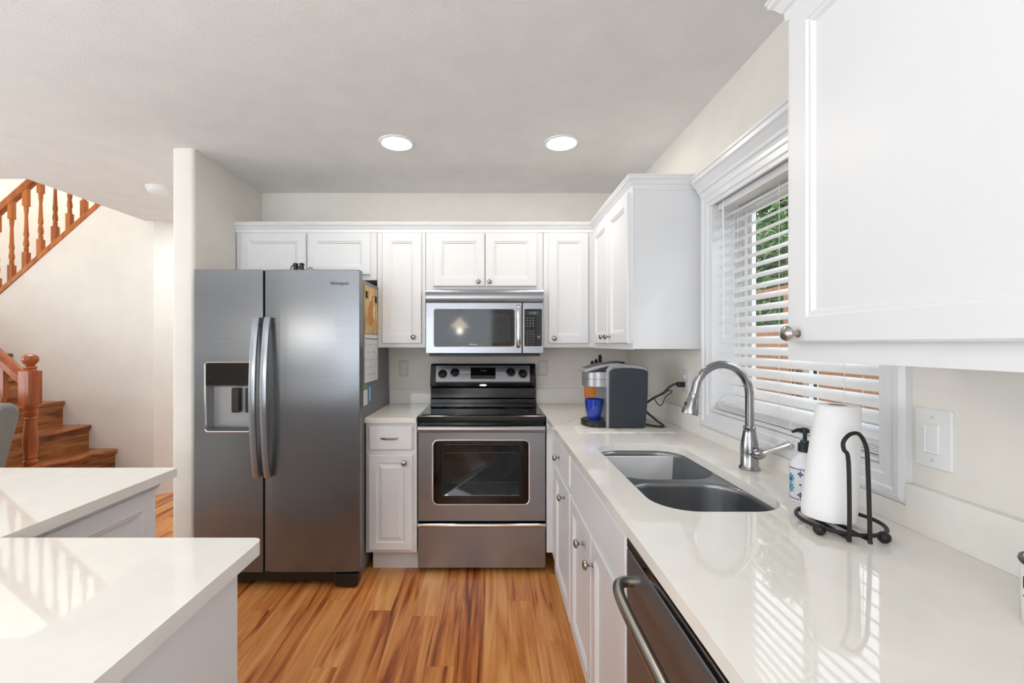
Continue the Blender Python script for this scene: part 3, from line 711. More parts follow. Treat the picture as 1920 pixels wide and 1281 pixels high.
wt = thing('worktop', 'short white quartz worktop between fridge and range', 'worktop', (-.59, 2.85, CT0), group='white quartz worktops')
obj('slab', bx(-.738, -.4375, 2.53, YB-.001, CT0, CT1), quartz_m, wt, bevel=.002)
obj('backsplash', bx(-.738, -.435, YB-.02, YB-.001, CT1, 1.018), quartz_m, wt, bevel=.0015)

# right hand run worktop with the sink cut-out
CE = .322
SB = (.432, .788, 1.118, 1.878)
wr = thing('worktop', 'long white quartz worktop along the window wall holding the sink', 'worktop', (.65, 1.2, CT0), group='white quartz worktops')
bm = BM()
slab(bm, [(CE, -.6), (XR-.001, -.6), (XR-.001, YB-.001), (RX1+.004, YB-.001), (RX1+.004, 2.53), (CE, 2.53)], [rrect(SB[0], SB[1], SB[2], SB[3], .11, 10)], CT0, CT1)
obj('slab', bm, quartz_m, wr, bevel=.0015)
obj('backsplash', bx(RX1+.004, XR-.02, YB-.02, YB-.001, CT1, 1.018), quartz_m, wr, bevel=.0015)
obj('backsplash', bx(XR-.02, XR-.001, WY1+.078, YB-.001, CT1, 1.018), quartz_m, wr, bevel=.0015)
obj('backsplash', bx(XR-.02, XR-.001, WY0-.078, WY1+.078, CT1, .966), quartz_m, wr, bevel=.0015)
obj('backsplash', bx(XR-.02, XR-.001, -.6, WY0-.078, CT1, 1.018), quartz_m, wr, bevel=.0015)

# sink
sk_ = thing('kitchen_sink', 'double bowl undermount stainless sink set in the window worktop', 'sink', (.61, 1.5, .68))
b1 = (SB[0]-.004, SB[1]+.004, 1.482, SB[3]+.004); b2 = (SB[0]-.004, SB[1]+.004, SB[2]-.004, 1.452)
def bowl(b, dep):
    bm = BM()
    rings(bm, b[0], b[1], b[2], b[3], [(0, .8835), (.004, .881), (.006, .87), (.012, .70+.03), (.03, .70), (.06, .695), (.12, .692)], lambda u, v, w: (u, v, w), r=.115, seg=10, back=False)
    o = obj('bowl', bm, sink_m, sk_, smooth=True, ang=60)
    cx, cy = (b[0]+b[1])/2+.03, (b[2]+b[3])/2
    obj('drain', lathe(BM(), [(.055, .692), (.054, .695), (.042, .695), (.038, .688), (.001, .688)], (cx, cy, 0), (0, 0, 1), 28), chrome, o, smooth=True)
bowl(b1, .19); bowl(b2, .19)
bm = BM(); slab(bm, rrect(SB[0]-.02, SB[1]+.02, SB[2]-.02, SB[3]+.02, .12, 10), [rrect(*b1, .115, 10), rrect(*b2, .115, 10)], .8815, .8843)
obj('flange', bm, sink_m, sk_)

# base cabinets, right run
BX_ = .352
def rb(label, y0, y1):
    t = thing('base_cabinet', label, 'base cabinet', (.65, (y0+y1)/2, 0), group='white base cabinets')
    return t
t = rb('white corner base cabinet with one drawer above one door beside the range', 1.85, 2.555)
bm = bx(BX_, BX_+.02, 1.852, BF+.02, .125, CT0-.0005); box(bm, BX_+.02, XR-.021, 1.905, YB-.001, .125, CT0-.0005)
obj('cabinet_body', bm, cab_m, t)
obj('filler_strip', bx(RX1+.0045, BX_+.02, BF, BF+.02, .125, CT0-.0005), cab_m, t)
obj('toe_kick', bx(BX_+.06, BX_+.075, 1.852, BF+.1, 0, .126), cab_m, t)
dd = obj('drawer', rings(BM(), 1.872, 2.31, .727, .869, DRAWER, mXm(BX_)), cab_m, t); knob(dd, mXm(BX_)(2.147, .785, .019), (-1, 0, 0))
door(t, 1.872, 2.31, .145, .700, mXm(BX_), RECESS, knob_at=(2.00, .64), ax=(-1, 0, 0))
t = rb('white sink base cabinet with false front above two doors', 1.075, 1.85)
bm = BM(); box(bm, BX_, BX_+.02, 1.073, 1.850, .125, CT0-.0005); box(bm, BX_, XR-.001, 1.073, 1.088, .125, .87); box(bm, BX_, XR-.001, 1.835, 1.85, .125, .87); box(bm, BX_+.02, XR-.001, 1.088, 1.835, .125, .14)
obj('cabinet_body', bm, cab_m, t)
obj('toe_kick', bx(BX_+.06, BX_+.075, 1.073, 1.850, 0, .126), cab_m, t)
obj('false_front', rings(BM(), 1.088, 1.845, .727, .869, DRAWER, mXm(BX_)), cab_m, t)
door(t, 1.470, 1.845, .145, .700, mXm(BX_), RECESS, knob_at=(1.515+.08, .615), ax=(-1, 0, 0))
door(t, 1.088, 1.463, .145, .700, mXm(BX_), RECESS, knob_at=(1.42+.02, .615), ax=(-1, 0, 0))
# dishwasher
DY0, DY1 = .462, 1.066
dw = thing('dishwasher', 'stainless dishwasher with black top edge and curved bar handle', 'dishwasher', (.65, .76, 0))
obj('tub_housing', bx(BX_+.02, XR-.03, DY0+.003, DY1-.003, .1, .872), grey_p, dw)
obj('toe_panel', bx(BX_+.05, BX_+.065, DY0, DY1, .0, .1), black_p, dw)
dw_steel = mat('dark brushed stainless', (104, 107, 112), .32, .6, bump=(8, .02, (1.5, 1.5, 60)))
dwd = obj('dishwasher_door', rings(BM(), DY0+.002, DY1-.002, .112, .850, [(0, -.03), (0, .020), (.003, .024)], mXm(BX_)), dw_steel, dw)
obj('control_edge', bx(BX_-.024, BX_+.02, DY0+.002, DY1-.002, .8505, .874), black_g, dwd, bevel=.003)
bm = BM(); P = smoothpts([(BX_-.02, 1.02, .79), (BX_-.045, 1.018, .79), (BX_-.062, 1.0, .79), (BX_-.072, .94, .79), (BX_-.074, .764, .79), (BX_-.072, .59, .79), (BX_-.062, .53, .79), (BX_-.045, .512, .79), (BX_-.02, .51, .79)], 6)
tube(bm, P, .0125, 14); obj('door_handle', bm, nickel, dwd, smooth=True)
t = rb('white base cabinet nearest the viewpoint beside the dishwasher', -.6, .46)
obj('cabinet_body', bx(BX_, XR-.001, -.59, .458, .125, CT0-.0005), cab_m, t, bevel=.0015)
obj('toe_kick', bx(BX_+.06, BX_+.075, -.59, .458, 0, .126), cab_m, t)
dd = obj('drawer', rings(BM(), .03, .445, .727, .869, DRAWER, mXm(BX_)), cab_m, t); knob(dd, mXm(BX_)(.24, .797, .019), (-1, 0, 0))
door(t, .03, .445, .145, .700, mXm(BX_), RECESS, knob_at=(.40, .64), ax=(-1, 0, 0))

# ------------------------------------------------------------------ peninsula on the left
PX = -.505; PA = -1.088; PY = .968; PF = 1.516
pw = thing('worktop', 'L-shaped white quartz peninsula worktop in the left foreground', 'worktop', (-1.3, .5, CT0), group='white quartz worktops')
def arc(cx, cy, r, a0, a1, n=6): return [(cx+r*math.cos(R(a0+(a1-a0)*i/n)), cy+r*math.sin(R(a0+(a1-a0)*i/n))) for i in range(n+1)]
out = [(-2.3, -.8), (PX, -.8)]+arc(PX-.02, PY-.02, .02, 0, 90)+[(PA, PY)]+arc(PA-.006, PF-.006, .006, 0, 90)+[(-2.3, PF)]
bm = BM(); slab(bm, out, [], CT0, CT1); obj('slab', bm, quartz_m, pw, bevel=.0025)
t = rb('white peninsula base cabinet with smooth end in the left foreground', -.75, .907); t.location = (-.9, .1, 0)
obj('cabinet_body', bx(-1.9, -.532, -.75, .905, .1, CT0-.0005), cab_m, t, bevel=.002)
obj('toe_kick', bx(-1.85, -.57, -.72, .86, 0, .1), cab_m, t)
obj('end_skin', bx(-.532, -.527, -.74, .907, .02, CT0-.0005), cab_m, t, bevel=.001)
t = rb('white peninsula base cabinet with panelled end beyond the foreground worktop', .907, 1.453); t.location = (-1.5, 1.2, 0)
obj('cabinet_body', bx(-1.9, -1.128, .907, 1.455, .1, CT0-.0005), cab_m, t, bevel=.002)
obj('toe_kick', bx(-1.87, -1.16, .907, 1.42, 0, .1), cab_m, t)
obj('end_panel', rings(BM(), .93, 1.445, .13, .865, RECESS, mXp(-1.128)), cab_m, t)
obj('top_moulding', sweep(BM(), [(-1.128, .93), (-1.128, 1.455), (-1.9, 1.455)], [(0, .858), (.008, .86), (.016, .874), (.024, .878), (.024, .8845), (0, .8845)], 1), cab_m, t)

# ------------------------------------------------------------------ outlets and switch
def outlet(x, z, label):
    t = thing('wall_outlet', label, 'electrical outlet', (x, YB, z-.057), group='grey wall outlets')
    f = mY(YB)
    obj('cover_plate', rings(BM(), x-.035, x+.035, z-.057, z+.057, [(0, 0), (0, .004), (.002, .006)], f, r=.004), plate_p, t)
    for dz in (-.02, .02):
        s = obj('socket', rings(BM(), x-.017, x+.017, z+dz-.014, z+dz+.014, [(0, .005), (0, .0075)], f, r=.01), white_p, t)
        bm = BM(); box(bm, x-.008, x-.005, YB-.0082, YB-.007, z+dz-.003, z+dz+.007); box(bm, x+.005, x+.008, YB-.0082, YB-.007, z+dz-.003, z+dz+.007); lathe(bm, [(.0025, 0), (.0025, .001)], (x, YB-.0075, z+dz-.008), (0, -1, 0), 8)
        obj('slot', bm, slot_m, s)
outlet(-.638, 1.166, 'grey double wall outlet between fridge and range')
outlet(.371, 1.172, 'grey double wall outlet right of the range')
oy, oz = 2.22, 1.157
t = thing('wall_outlet', 'grey wall outlet behind the faucet arc with the black plug in it', 'electrical outlet', (XR, oy, oz-.057), group='grey wall outlets')
f = mXm(XR)
obj('cover_plate', rings(BM(), oy-.035, oy+.035, oz-.057, oz+.057, [(0, 0), (0, .004), (.002, .006)], f, r=.004), plate_p, t)
for dz in (-.02, .02):
    s = obj('socket', rings(BM(), oy-.017, oy+.017, oz+dz-.014, oz+dz+.014, [(0, .005), (0, .0075)], f, r=.01), white_p, t)
sy, sz = .972, 1.133
t = thing('light_switch', 'white rocker light switch on the wall right of the window', 'light switch', (XR, sy, sz-.06))
obj('cover_plate', rings(BM(), sy-.041, sy+.041, sz-.066, sz+.066, [(0, 0), (0, .004), (.003, .007)], f, r=.005), white_p, t)
obj('rocker', rings(BM(), sy-.0165, sy+.0165, sz-.033, sz+.033, [(0, .005), (0, .0085), (.002, .011), (.004, .009)], f, r=.002), white_p, t)
bm = BM()
for dz in (-.048, .048): lathe(bm, [(.0035, 0), (.003, .0015), (.001, .002)], (XR-.0065, sy, sz+dz), (-1, 0, 0), 12)
obj('screw', bm, plate_p, t)

# ------------------------------------------------------------------ faucet
FXc, FYc = .884, 1.50
fc = thing('kitchen_faucet', 'brushed nickel gooseneck pull-down faucet behind the sink', 'faucet', (FXc, FYc, CT1))
obj('base', lathe(BM(), [(.032, 0), (.033, .004), (.030, .010), (.0275, .014), (.0285, .06), (.027, .085), (.020, .125), (.0185, .14), (.020, .143), (.0185, .147)], (FXc, FYc, CT1), (0, 0, 1), 32), faucet_m, fc, smooth=True)
P = [(FXc, FYc, 1.055), (FXc, FYc, 1.12)]
rr_ = .094
for k in range(0, 15):
    a = R(12*k); P.append((FXc-rr_+rr_*math.cos(a), FYc, 1.17+rr_*1.1*math.sin(a)))
P = P[:-1]+[(FXc-2*rr_-.002, FYc, 1.165)]
bm = tube(BM(), P, .0135, 16); obj('neck', bm, faucet_m, fc, smooth=True, ang=60)
hd = Vector((-.012, 0, -.05)).normalized()
sh = obj('spray_head', lathe(BM(), [(.0145, -.006), (.0165, .0), (.0155, .006), (.017, .01), (.024, .045), (.0275, .062), (.0265, .066), (.001, .066)], (FXc-2*rr_-.002, FYc, 1.168), hd, 28), faucet_m, fc, smooth=True)
obj('spray_button', bx(FXc-2*rr_-.034, FXc-2*rr_-.024, FYc-.007, FYc+.007, 1.118, 1.145), black_p, sh, bevel=.003)
hu = Vector((.25, -.95, .1)).normalized()
obj('valve_hub', lathe(BM(), [(.0205, 0), (.021, .022), (.0185, .026), (.020, .03), (.019, .045), (.013, .055), (.001, .057)], (FXc+.0, FYc-.0, CT1+.058), hu, 24), faucet_m, fc, smooth=True)
hb = Vector((FXc, FYc, CT1+.058))+hu*.045
lv = (Vector((.962, 1.405, 1.022))-hb)
obj('lever_handle', lathe(BM(), [(.010, -.004), (.0085, .01), (.0085, lv.length*.4), (.0135, lv.length-.004), (.012, lv.length), (.001, lv.length+.001)], hb, lv, 18), chrome, fc, smooth=True)

# ------------------------------------------------------------------ soap dispenser
sx, syy = .852, 1.19
sp = thing('soap_dispenser', 'white hand soap pump bottle with blue floral print beside paper towels', 'soap bottle', (sx, syy, CT1))
Rb = .035
bt = obj('bottle', lathe(BM(), [(.031, 0), (.035, .004), (.035, .098), (.0325, .108), (.022, .122), (.014, .130), (.013, .138)], (sx, syy, CT1), (0, 0, 1), 36), bottle_m, sp, smooth=True, ang=50)
obj('collar', lathe(BM(), [(.0165, .136), (.0165, .158), (.012, .160), (.010, .166), (.001, .166)], (sx, syy, CT1), (0, 0, 1), 24), pump_m, sp, smooth=True)
obj('pump_stem', lathe(BM(), [(.005, .160), (.005, .186), (.011, .188), (.011, .198), (.007, .201), (.001, .201)], (sx, syy, CT1), (0, 0, 1), 18), pump_m, sp, smooth=True)
obj('nozzle', tube(BM(), [(sx, syy, CT1+.194), (sx-.02, syy, CT1+.195), (sx-.034, syy+.002, CT1+.189)], [.006, .005, .0035], 10), pump_m, sp, smooth=True)
def wrap(bm, a, z, r1, r2, n, h=.0006, spin=0):
    """star shape on the bottle surface at azimuth a"""
    c = None; vs = []
    for k in range(n*2):
        rr = r1 if k % 2 == 0 else r2; t_ = math.pi*k/n+spin
        aa = a+rr*math.cos(t_)/Rb; vs.append(bm.verts.new((sx+(Rb+h)*math.cos(aa), syy+(Rb+h)*math.sin(aa), CT1+z+rr*math.sin(t_))))
    bm.faces.new(vs)
bmn, bma = BM(), BM()
for i in range(8):
    a = R(-142+45*i)
    if i % 2 == 0:
        wrap(bmn, a, .080, .0095, .004, 4); wrap(bmn, a, .024, .0095, .004, 4); wrap(bmn, a, .052, .004, .002, 4); wrap(bma, a, .080, .003, .0015, 4, .0012); wrap(bma, a, .024, .003, .0015, 4, .0012)
    else:
        wrap(bma, a, .065, .015, .009, 9); wrap(bma, a, .040, .016, .009, 8); wrap(bmn, a, .062, .006, .003, 6, .0012); wrap(bmn, a, .040, .005, .002, 6, .0012); wrap(bma, a, .030, .006, .003, 5, .0012)
for z in (.010, .093):
    lathe(bmn, [(Rb+.0004, z), (Rb+.0004, z+.0012)], (sx, syy, CT1), (0, 0, 1), 48, cap=False)
    for k in range(36): wrap(bmn, 2*math.pi*k/36, z+(-.0015 if z > .05 else .0025), .0022, .0012, 3)
for b, m_ in ((bmn, navy_m), (bma, aqua_m)): obj('floral_print', b, m_, bt, recalc=False)

# ------------------------------------------------------------------ paper towel holder and roll
hx, hy = .812, 1.022
ph = thing('paper_towel_holder', 'black wire paper towel holder with ball feet on the worktop', 'paper towel holder', (hx, hy, CT1))
zr = CT1+.017
obj('base_ring', tube(BM(), [(hx+.083*math.cos(2*math.pi*k/48), hy+.083*math.sin(2*math.pi*k/48), zr) for k in range(48)], .0045, 10, closed=True), wire_m, ph, smooth=True)
for a in (-152, -68, 80):
    x, y = hx+.087*math.cos(R(a)), hy+.087*math.sin(R(a))
    obj('ball_foot', lathe(BM(), [(.001, 0), (.007, .002), (.0115, .007), (.0125, .0125), (.0115, .018), (.007, .0228), (.001, .0245)], (x, y, CT1+.0002), (0, 0, 1), 18), wire_m, ph, smooth=True)
x0, x1, yb_ = hx-.045, hx-.007, .940
P = [(x0+.01, hy+.079, zr-.006), (x0+.002, hy-.03, zr-.006), (x0, yb_+.004, zr-.006), (x0, yb_-.002, zr), (x0, yb_, 1.09), (x0-.008, yb_+.002, 1.115), (x0-.008, yb_+.004, 1.132), (x0+.005, yb_+.005, 1.147), (x0+.021, yb_+.005, 1.151), (x1-.006, yb_+.005, 1.143), (x1+.002, yb_+.003, 1.122), (x1+.003, yb_, 1.09), (x1+.001, yb_-.008, zr), (x1, yb_-.004, zr-.006), (x1-.002, hy-.03, zr-.006), (x1, hy+.079, zr-.006)]
obj('wire_arm', tube(BM(), smoothpts(P, 4), .0042, 10), wire_m, ph, smooth=True)
obj('centre_post', lathe(BM(), [(.004, 0), (.004, .22), (.001, .225)], (hx-.01, hy+.012, zr-.006), (0, 0, 1), 12), wire_m, ph, smooth=True)
pt = thing('paper_towel_roll', 'white paper towel roll standing on the black wire holder', 'paper towel roll', (hx-.01, hy+.012, CT1+.022))
bm = BM(); n = 40; L = []
prs = [(.0, .047), (.001, .053), (.02, .054), (.12, .051), (.21, .046), (.258, .043), (.262, .041)]
for h, r_ in prs:
    u = h/.262; cx = hx-.017+.024*u; L.append([bm.verts.new((cx+r_*math.cos(2*math.pi*k/n), hy+.012+r_*math.sin(2*math.pi*k/n), CT1+.0225+h)) for k in range(n)])
for h, r_ in ((.263, .021), (.2, .020), (.0, .020)):
    u = h/.262; cx = hx-.017+.024*u; L.append([bm.verts.new((cx+r_*math.cos(2*math.pi*k/n), hy+.012+r_*math.sin(2*math.pi*k/n), CT1+.0225+h)) for k in range(n)])
for a, b in zip(L, L[1:]+L[:1]):
    for k in range(n): bm.faces.new((a[k], a[(k+1) % n], b[(k+1) % n], b[k]))
obj('paper', bm, paper, pt, smooth=True, ang=50)
bm = BM(); cx = hx+.006
lathe(bm, [(.0190, .2), (.0190, .2615), (.0178, .2615), (.0178, .2)], (cx, hy+.012, CT1+.0225), (0, 0, 1), 28, cap=False)
obj('cardboard_tube', bm, tube_m, pt, smooth=True)

# ------------------------------------------------------------------ enamel canister
cx, cy = .856, .642
cn = thing('canister', 'white enamel canister with black rim and black lettering at the right edge', 'canister', (cx, cy, CT1))
cb = obj('body', lathe(BM(), [(.050, 0), (.052, .003), (.052, .098), (.049, .098), (.049, .01), (.001, .008)], (cx, cy, CT1), (0, 0, 1), 44), enamel, cn, smooth=True)
obj('rim', lathe(BM(), [(.0535, .094), (.0545, .097), (.0535, .100), (.0485, .100), (.0485, .096)], (cx, cy, CT1), (0, 0, 1), 44, cap=False), black_e, cn, smooth=True)
obj('lid', lathe(BM(), [(.0485, .101), (.046, .107), (.02, .110), (.001, .110)], (cx, cy, CT1), (0, 0, 1), 44), enamel, cn, smooth=True)
for s, z in (('D', .066), ('T', .038)):
    a = R(163); text(s, .026, black_e, cb, (cx+.0523*math.cos(a), cy+.0523*math.sin(a), CT1+z), (R(90), 0, a+R(90)), extrude=.0006)

# ------------------------------------------------------------------ coffee corner
tag(obj('counter_mat', rings(BM(), .42, .905, 2.11, 2.50, [(0, 0), (0, .002), (.001, .003)], mZ(CT1), r=.03), marble_m), 'marble-patterned rectangular mat under the coffee maker', 'mat')
zc = CT1+.003
km = thing('coffee_maker', 'slate and silver single-serve coffee maker on the marbled mat', 'coffee maker', (.63, 2.32, zc))
YK0, YK1 = 2.205, 2.425
# side shell profile in X,Z
body = [(.583, zc), (.775, zc), (.782, zc+.02), (.792, zc+.15), (.794, zc+.30), (.775, zc+.312), (.72, zc+.322), (.655, zc+.325), (.60, zc+.318), (.59, zc+.305)]
prism_map = lambda u, v, w: (u, w, v)
bm = BM(); prism(bm, body, YK0+.012, YK1-.012, prism_map); obj('water_tank_housing', bm, silver_p, km, bevel=.008, seg=3)
sh_ = [(.592, zc+.001), (.772, zc+.001), (.778, zc+.02), (.788, zc+.15), (.790, zc+.285), (.772, zc+.296), (.72, zc+.303), (.66, zc+.304), (.615, zc+.300), (.594, zc+.285)]
for a, b in ((YK0, YK0+.012), (YK1-.012, YK1)):
    bm = BM(); prism(bm, sh_, a, b, prism_map); obj('side_shell', bm, slate_p, km, bevel=.006, seg=3)
# front edge silver strip
bm = BM(); st = [(.578, zc), (.592, zc), (.594, zc+.285), (.615, zc+.301), (.61, zc+.312), (.59, zc+.308), (.579, zc+.29)]
prism(bm, st, YK0-.001, YK1+.001, prism_map); obj('front_trim', bm, silver_p, km, bevel=.003)
obj('brew_column', bx(.5805, .584, YK0+.03, YK1-.03, zc+.03, zc+.21), black_e, km, bevel=.004)
bm = BM()
def dshape(x0, x1, y0, y1, n=14):
    cyy = (y0+y1)/2; hw = (y1-y0)/2; p = [(x1, y0), (x1, y1)]
    for k in range(n+1):
        a = R(90+180*k/n); p.append((x0+hw*.75+hw*.75*math.cos(a), cyy+hw*math.sin(a)))
    return p
dpt = dshape(.480, .585, YK0+.012, YK1-.012)
prism(bm, dpt, zc+.205, zc+.283, lambda u, v, w: (u, v, w)); obj('brew_head', bm, silver_p, km, bevel=.004, smooth=True)
bm = BM(); prism(bm, [(x-.001 if x < .58 else x, y) for x, y in dpt], zc+.245, zc+.247, lambda u, v, w: (u, v, w)); obj('head_seam', bm, grey_p, km)
# lid handle curved up to the back
L = []; bm = BM()
lid = [(.468, .283), (.478, .292), (.52, .306), (.57, .318), (.62, .326), (.66, .328), (.66, .320), (.6, .312), (.55, .300), (.5, .285), (.485, .279)]
prism(bm, [(u, zc+v) for u, v in lid], YK0+.02, YK1-.02, prism_map); lo = obj('lid', bm, silver_p, km, bevel=.006, seg=3)
bm = BM(); prism(bm, [(.49, zc+.297), (.53, zc+.311), (.58, zc+.322), (.64, zc+.331), (.69, zc+.333), (.69, zc+.326), (.6, zc+.316), (.5, zc+.294)], YK0+.06, YK1-.03, prism_map); obj('lid_handle', bm, black_p, lo, bevel=.004)
dpt = dshape(.474, .60, YK0+.014, YK1-.014)
bm = BM(); prism(bm, dpt, zc, zc+.028, lambda u, v, w: (u, v, w)); obj('drip_tray', bm, black_p, km, bevel=.004, smooth=True)
dpt2 = dshape(.484, .585, YK0+.026, YK1-.026); bm = BM(); prism(bm, dpt2, zc+.0282, zc+.0305, lambda u, v, w: (u, v, w)); obj('drip_plate', bm, grey_p, km)
# mug
mz = zc+.0307; mxx, myy = .533, 2.315-.03
mg = thing('coffee_mug', 'glossy cobalt blue mug on the coffee maker drip tray', 'mug', (mxx, myy, mz))
obj('mug_body', lathe(BM(), [(.026, 0), (.030, .003), (.039, .035), (.044, .075), (.0455, .108), (.043, .109), (.041, .075), (.035, .035), (.026, .008), (.001, .006)], (mxx, myy, mz), (0, 0, 1), 36), blue_m, mg, smooth=True, ang=60)
P = smoothpts([(mxx+.01, myy+.041, mz+.09), (mxx+.012, myy+.06, mz+.092), (mxx+.012, myy+.072, mz+.07), (mxx+.012, myy+.062, mz+.035), (mxx+.01, myy+.034, mz+.025)], 5)
obj('mug_handle', tube(BM(), P, .005, 10), blue_m, mg, smooth=True)
# cord
cord = thing('power_cord', 'black power cord from coffee maker up to the wall outlet', 'power cord', (.85, 2.2, CT1))
P = smoothpts([(.793, 2.25, zc+.012), (.83, 2.235, zc+.006), (.865, 2.22, zc+.006), (.872, 2.225, zc+.012), (.845, 2.25, zc+.035), (.805, 2.28, zc+.075), (.80, 2.28, zc+.11), (.835, 2.26, zc+.145), (.88, 2.24, zc+.175), (.905, 2.23, zc+.205), (.93, 2.221, zc+.222), (.945, 2.22, 1.137)], 6)
obj('cable', tube(BM(), P, .0056, 10), black_p, cord, smooth=True)
P = smoothpts([(.84, 2.262, zc+.142), (.852, 2.23, zc+.115), (.868, 2.23, zc+.118), (.885, 2.22, zc+.16), (.91, 2.21, zc+.182), (.90, 2.22, zc+.19), (.87, 2.235, zc+.165)], 5)
obj('cable_loop', tube(BM(), P, .0025, 8), black_p, cord, smooth=True)
obj('plug', bx(.942, XR-.008, 2.205, 2.235, 1.125, 1.151), black_p, cord, bevel=.004)
# knife block
kbk = thing('knife_block', 'orange wooden knife block behind the coffee maker', 'knife block', (.655, 2.78, CT1))
bm = BM(); prism(bm, [(2.70, CT1), (2.86, CT1), (2.90, CT1+.15), (2.78, CT1+.235), (2.72, CT1+.20)], .610, .705, lambda u, v, w: (w, u, v)); obj('block', bm, block_m, kbk, bevel=.003)
kn = 0
for (x, y, z, ln, lb) in ((.622, 2.752, 1.135, .105, 'black kitchen knife handle lowest at the left of the block'), (.644, 2.762, 1.145, .125, 'black kitchen knife handle second from the left in the block'), (.668, 2.772, 1.16, .118, 'black kitchen knife handle third from the left in the block'), (.692, 2.782, 1.17, .14, 'black kitchen knife handle highest at the right of the block')):
    ax = Vector((-.14-.1*(.69-x)/.08, -.45, .88)).normalized(); o = Vector((x, y, z))
    tt = thing('kitchen_knife', lb, 'knife', o, group='knives in the wooden block')
    P = [o-ax*.05, o-ax*.0]; 
    obj('blade', tube(BM(), [o-ax*.09, o+ax*.006], .006, 6, flat=(.001, .008, (1, 0, 0))), chrome, tt)
    n = 9; P = [o+ax*ln*k/(n-1)*.85 for k in range(n)]; rr = [.0095, .010, .0095, .010, .0105, .010, .0105, .0115, .007]
    obj('handle', tube(BM(), P, rr, 12), black_p, tt, smooth=True)

# ------------------------------------------------------------------ stairs
st = thing('staircase', 'tiger-grain wood stairs rising left along the far wall', 'stairs', (-3.7, 3.4, 0))
for n in range(1, 9):
    xn = -3.08-.232*(n-1); z = .21*n; sk2 = {1: .20, 2: .19, 3: .10}.get(n, .06)
    ya, yb = 2.98, YS-.001; xb = xn-.30
    if n == 8: xb = -5.28
    bm = BM(); prism(bm, [(xn-sk2, ya), (xn, yb), (xb, yb), (xb-sk2*.5, ya)], z-.032, z, lambda u, v, w: (u, v, w)); obj('tread', bm, tread_m, st, bevel=.01, seg=3)
    bm = BM(); prism(bm, [(xn-sk2-.028, ya), (xn-.028, yb), (xn-.05, yb), (xn-sk2-.05, ya)], z-.21, z-.032, lambda u, v, w: (u, v, w)); obj('riser', bm, tread_m, st)
    bm = BM(); prism(bm, [(xn-sk2-.016, ya), (xn-.016, yb), (xn-.03, yb), (xn-sk2-.03, ya)], z-.05, z-.032, lambda u, v, w: (u, v, w)); obj('cove_strip', bm, tread_m, st)
bm = BM(); prism(bm, [(-3.25, .0), (-5.2, 0), (-5.2, 1.6), (-4.95, 1.6), (-3.33, .16)], 0, .05, mY(2.98)); obj('side_panel', bm, wall_m, st)
BAL = [(.0, .021), (.012, .026), (.02, .020), (.028, .026), (.036, .018), (.05, .027), (.075, .029), (.095, .022), (.102, .026), (.108, .018), (.12, .022), (.135, .0265), (.15, .0265), (.17, .022), (.26, .018), (.30, .0165), (.312, .022), (.318, .017), (.326, .024), (.34, .022), (.352, .025), (.366, .022)]
def baluster(parent, x, y, z0, z1, m, w=.0205):
    """square foot, turned middle, square top"""
    bm = BM(); L = z1-z0; a = L*.22; b = L*.2
    box(bm, x-w, x+w, y-w, y+w, z0-.03, z0+a); box(bm, x-w*.95, x+w*.95, y-w*.95, y+w*.95, z1-b, z1+.02)
    k = (L-a-b)/.366; lathe(bm, [(r_*(w/.029), z0+a+h*k) for h, r_ in BAL], (x, y, 0), (0, 0, 1), 20)
    return obj('baluster', bm, m, parent, smooth=True, ang=40)
ur = thing('stair_railing', 'oak railing of the upper stair flight, sloping up to the right', 'stair railing', (-3.9, YS+.06, 1.8), group='oak stair railings')
yc = YS+.055
xs0, xs1 = -4.72, -3.09
sl = Vector((1, 0, .887)).normalized()
def slope_bar(x0, x1, zf, prof):
    bm = BM(); A = [bm.verts.new((x0, yc+u, zf(x0)+v)) for u, v in prof]; B = [bm.verts.new((x1, yc+u, zf(x1)+v)) for u, v in prof]
    bm.faces.new(A); bm.faces.new(B[::-1]); n = len(prof)
    for i in range(n): bm.faces.new((A[i], B[i], B[(i+1) % n], A[(i+1) % n]))
    return bm
obj('stringer_cap', slope_bar(xs0, xs1, capz, [(-.065, -.02), (-.065, .02), (-.055, .04), (-.045, .052), (.045, .052), (.06, .02), (.06, -.02)]), oak_m, ur, bevel=.006)
obj('handrail', slope_bar(xs0, xs1, lambda x: capz(x)+.785, [(-.025, -.02), (-.03, .01), (-.036, .03), (-.03, .052), (-.012, .064), (.012, .064), (.03, .052), (.036, .03), (.03, .01), (.025, -.02)]), oak_m, ur, bevel=.004)
for k in range(12):
    x = -4.71+.1305*k
    baluster(ur, x, yc, capz(x)+.055, capz(x)+.77, oak_m)
lr = thing('stair_railing', 'oak railing of the lower flight with ball-topped newel post behind the armchair', 'stair railing', (-3.09, 2.92, 0), group='oak stair railings')
NX, NY = -3.06, 2.90
bm = BM(); w = .043
box(bm, NX-w, NX+w, NY-w, NY+w, 0, .53)
prN = [(.040, .53), (.032, .54), (.038, .55), (.040, .565), (.032, .58), (.037, .592), (.032, .605), (.037, .64), (.040, .70), (.034, .78), (.029, .84), (.035, .85), (.029, .86), (.038, .875), (.040, .895), (.032, .90), (.036, .915), (.040, .925)]
lathe(bm, prN, (NX, NY, 0), (0, 0, 1), 28)
c = .012; w2 = .045
oct_ = [(NX-w2+c, NY-w2), (NX+w2-c, NY-w2), (NX+w2, NY-w2+c), (NX+w2, NY+w2-c), (NX+w2-c, NY+w2), (NX-w2+c, NY+w2), (NX-w2, NY+w2-c), (NX-w2, NY-w2+c)]
prism(bm, oct_, .94, 1.165, lambda u, v, w: (u, v, w))
lathe(bm, [(.043, .925), (.043, .94)], (NX, NY, 0), (0, 0, 1), 28)
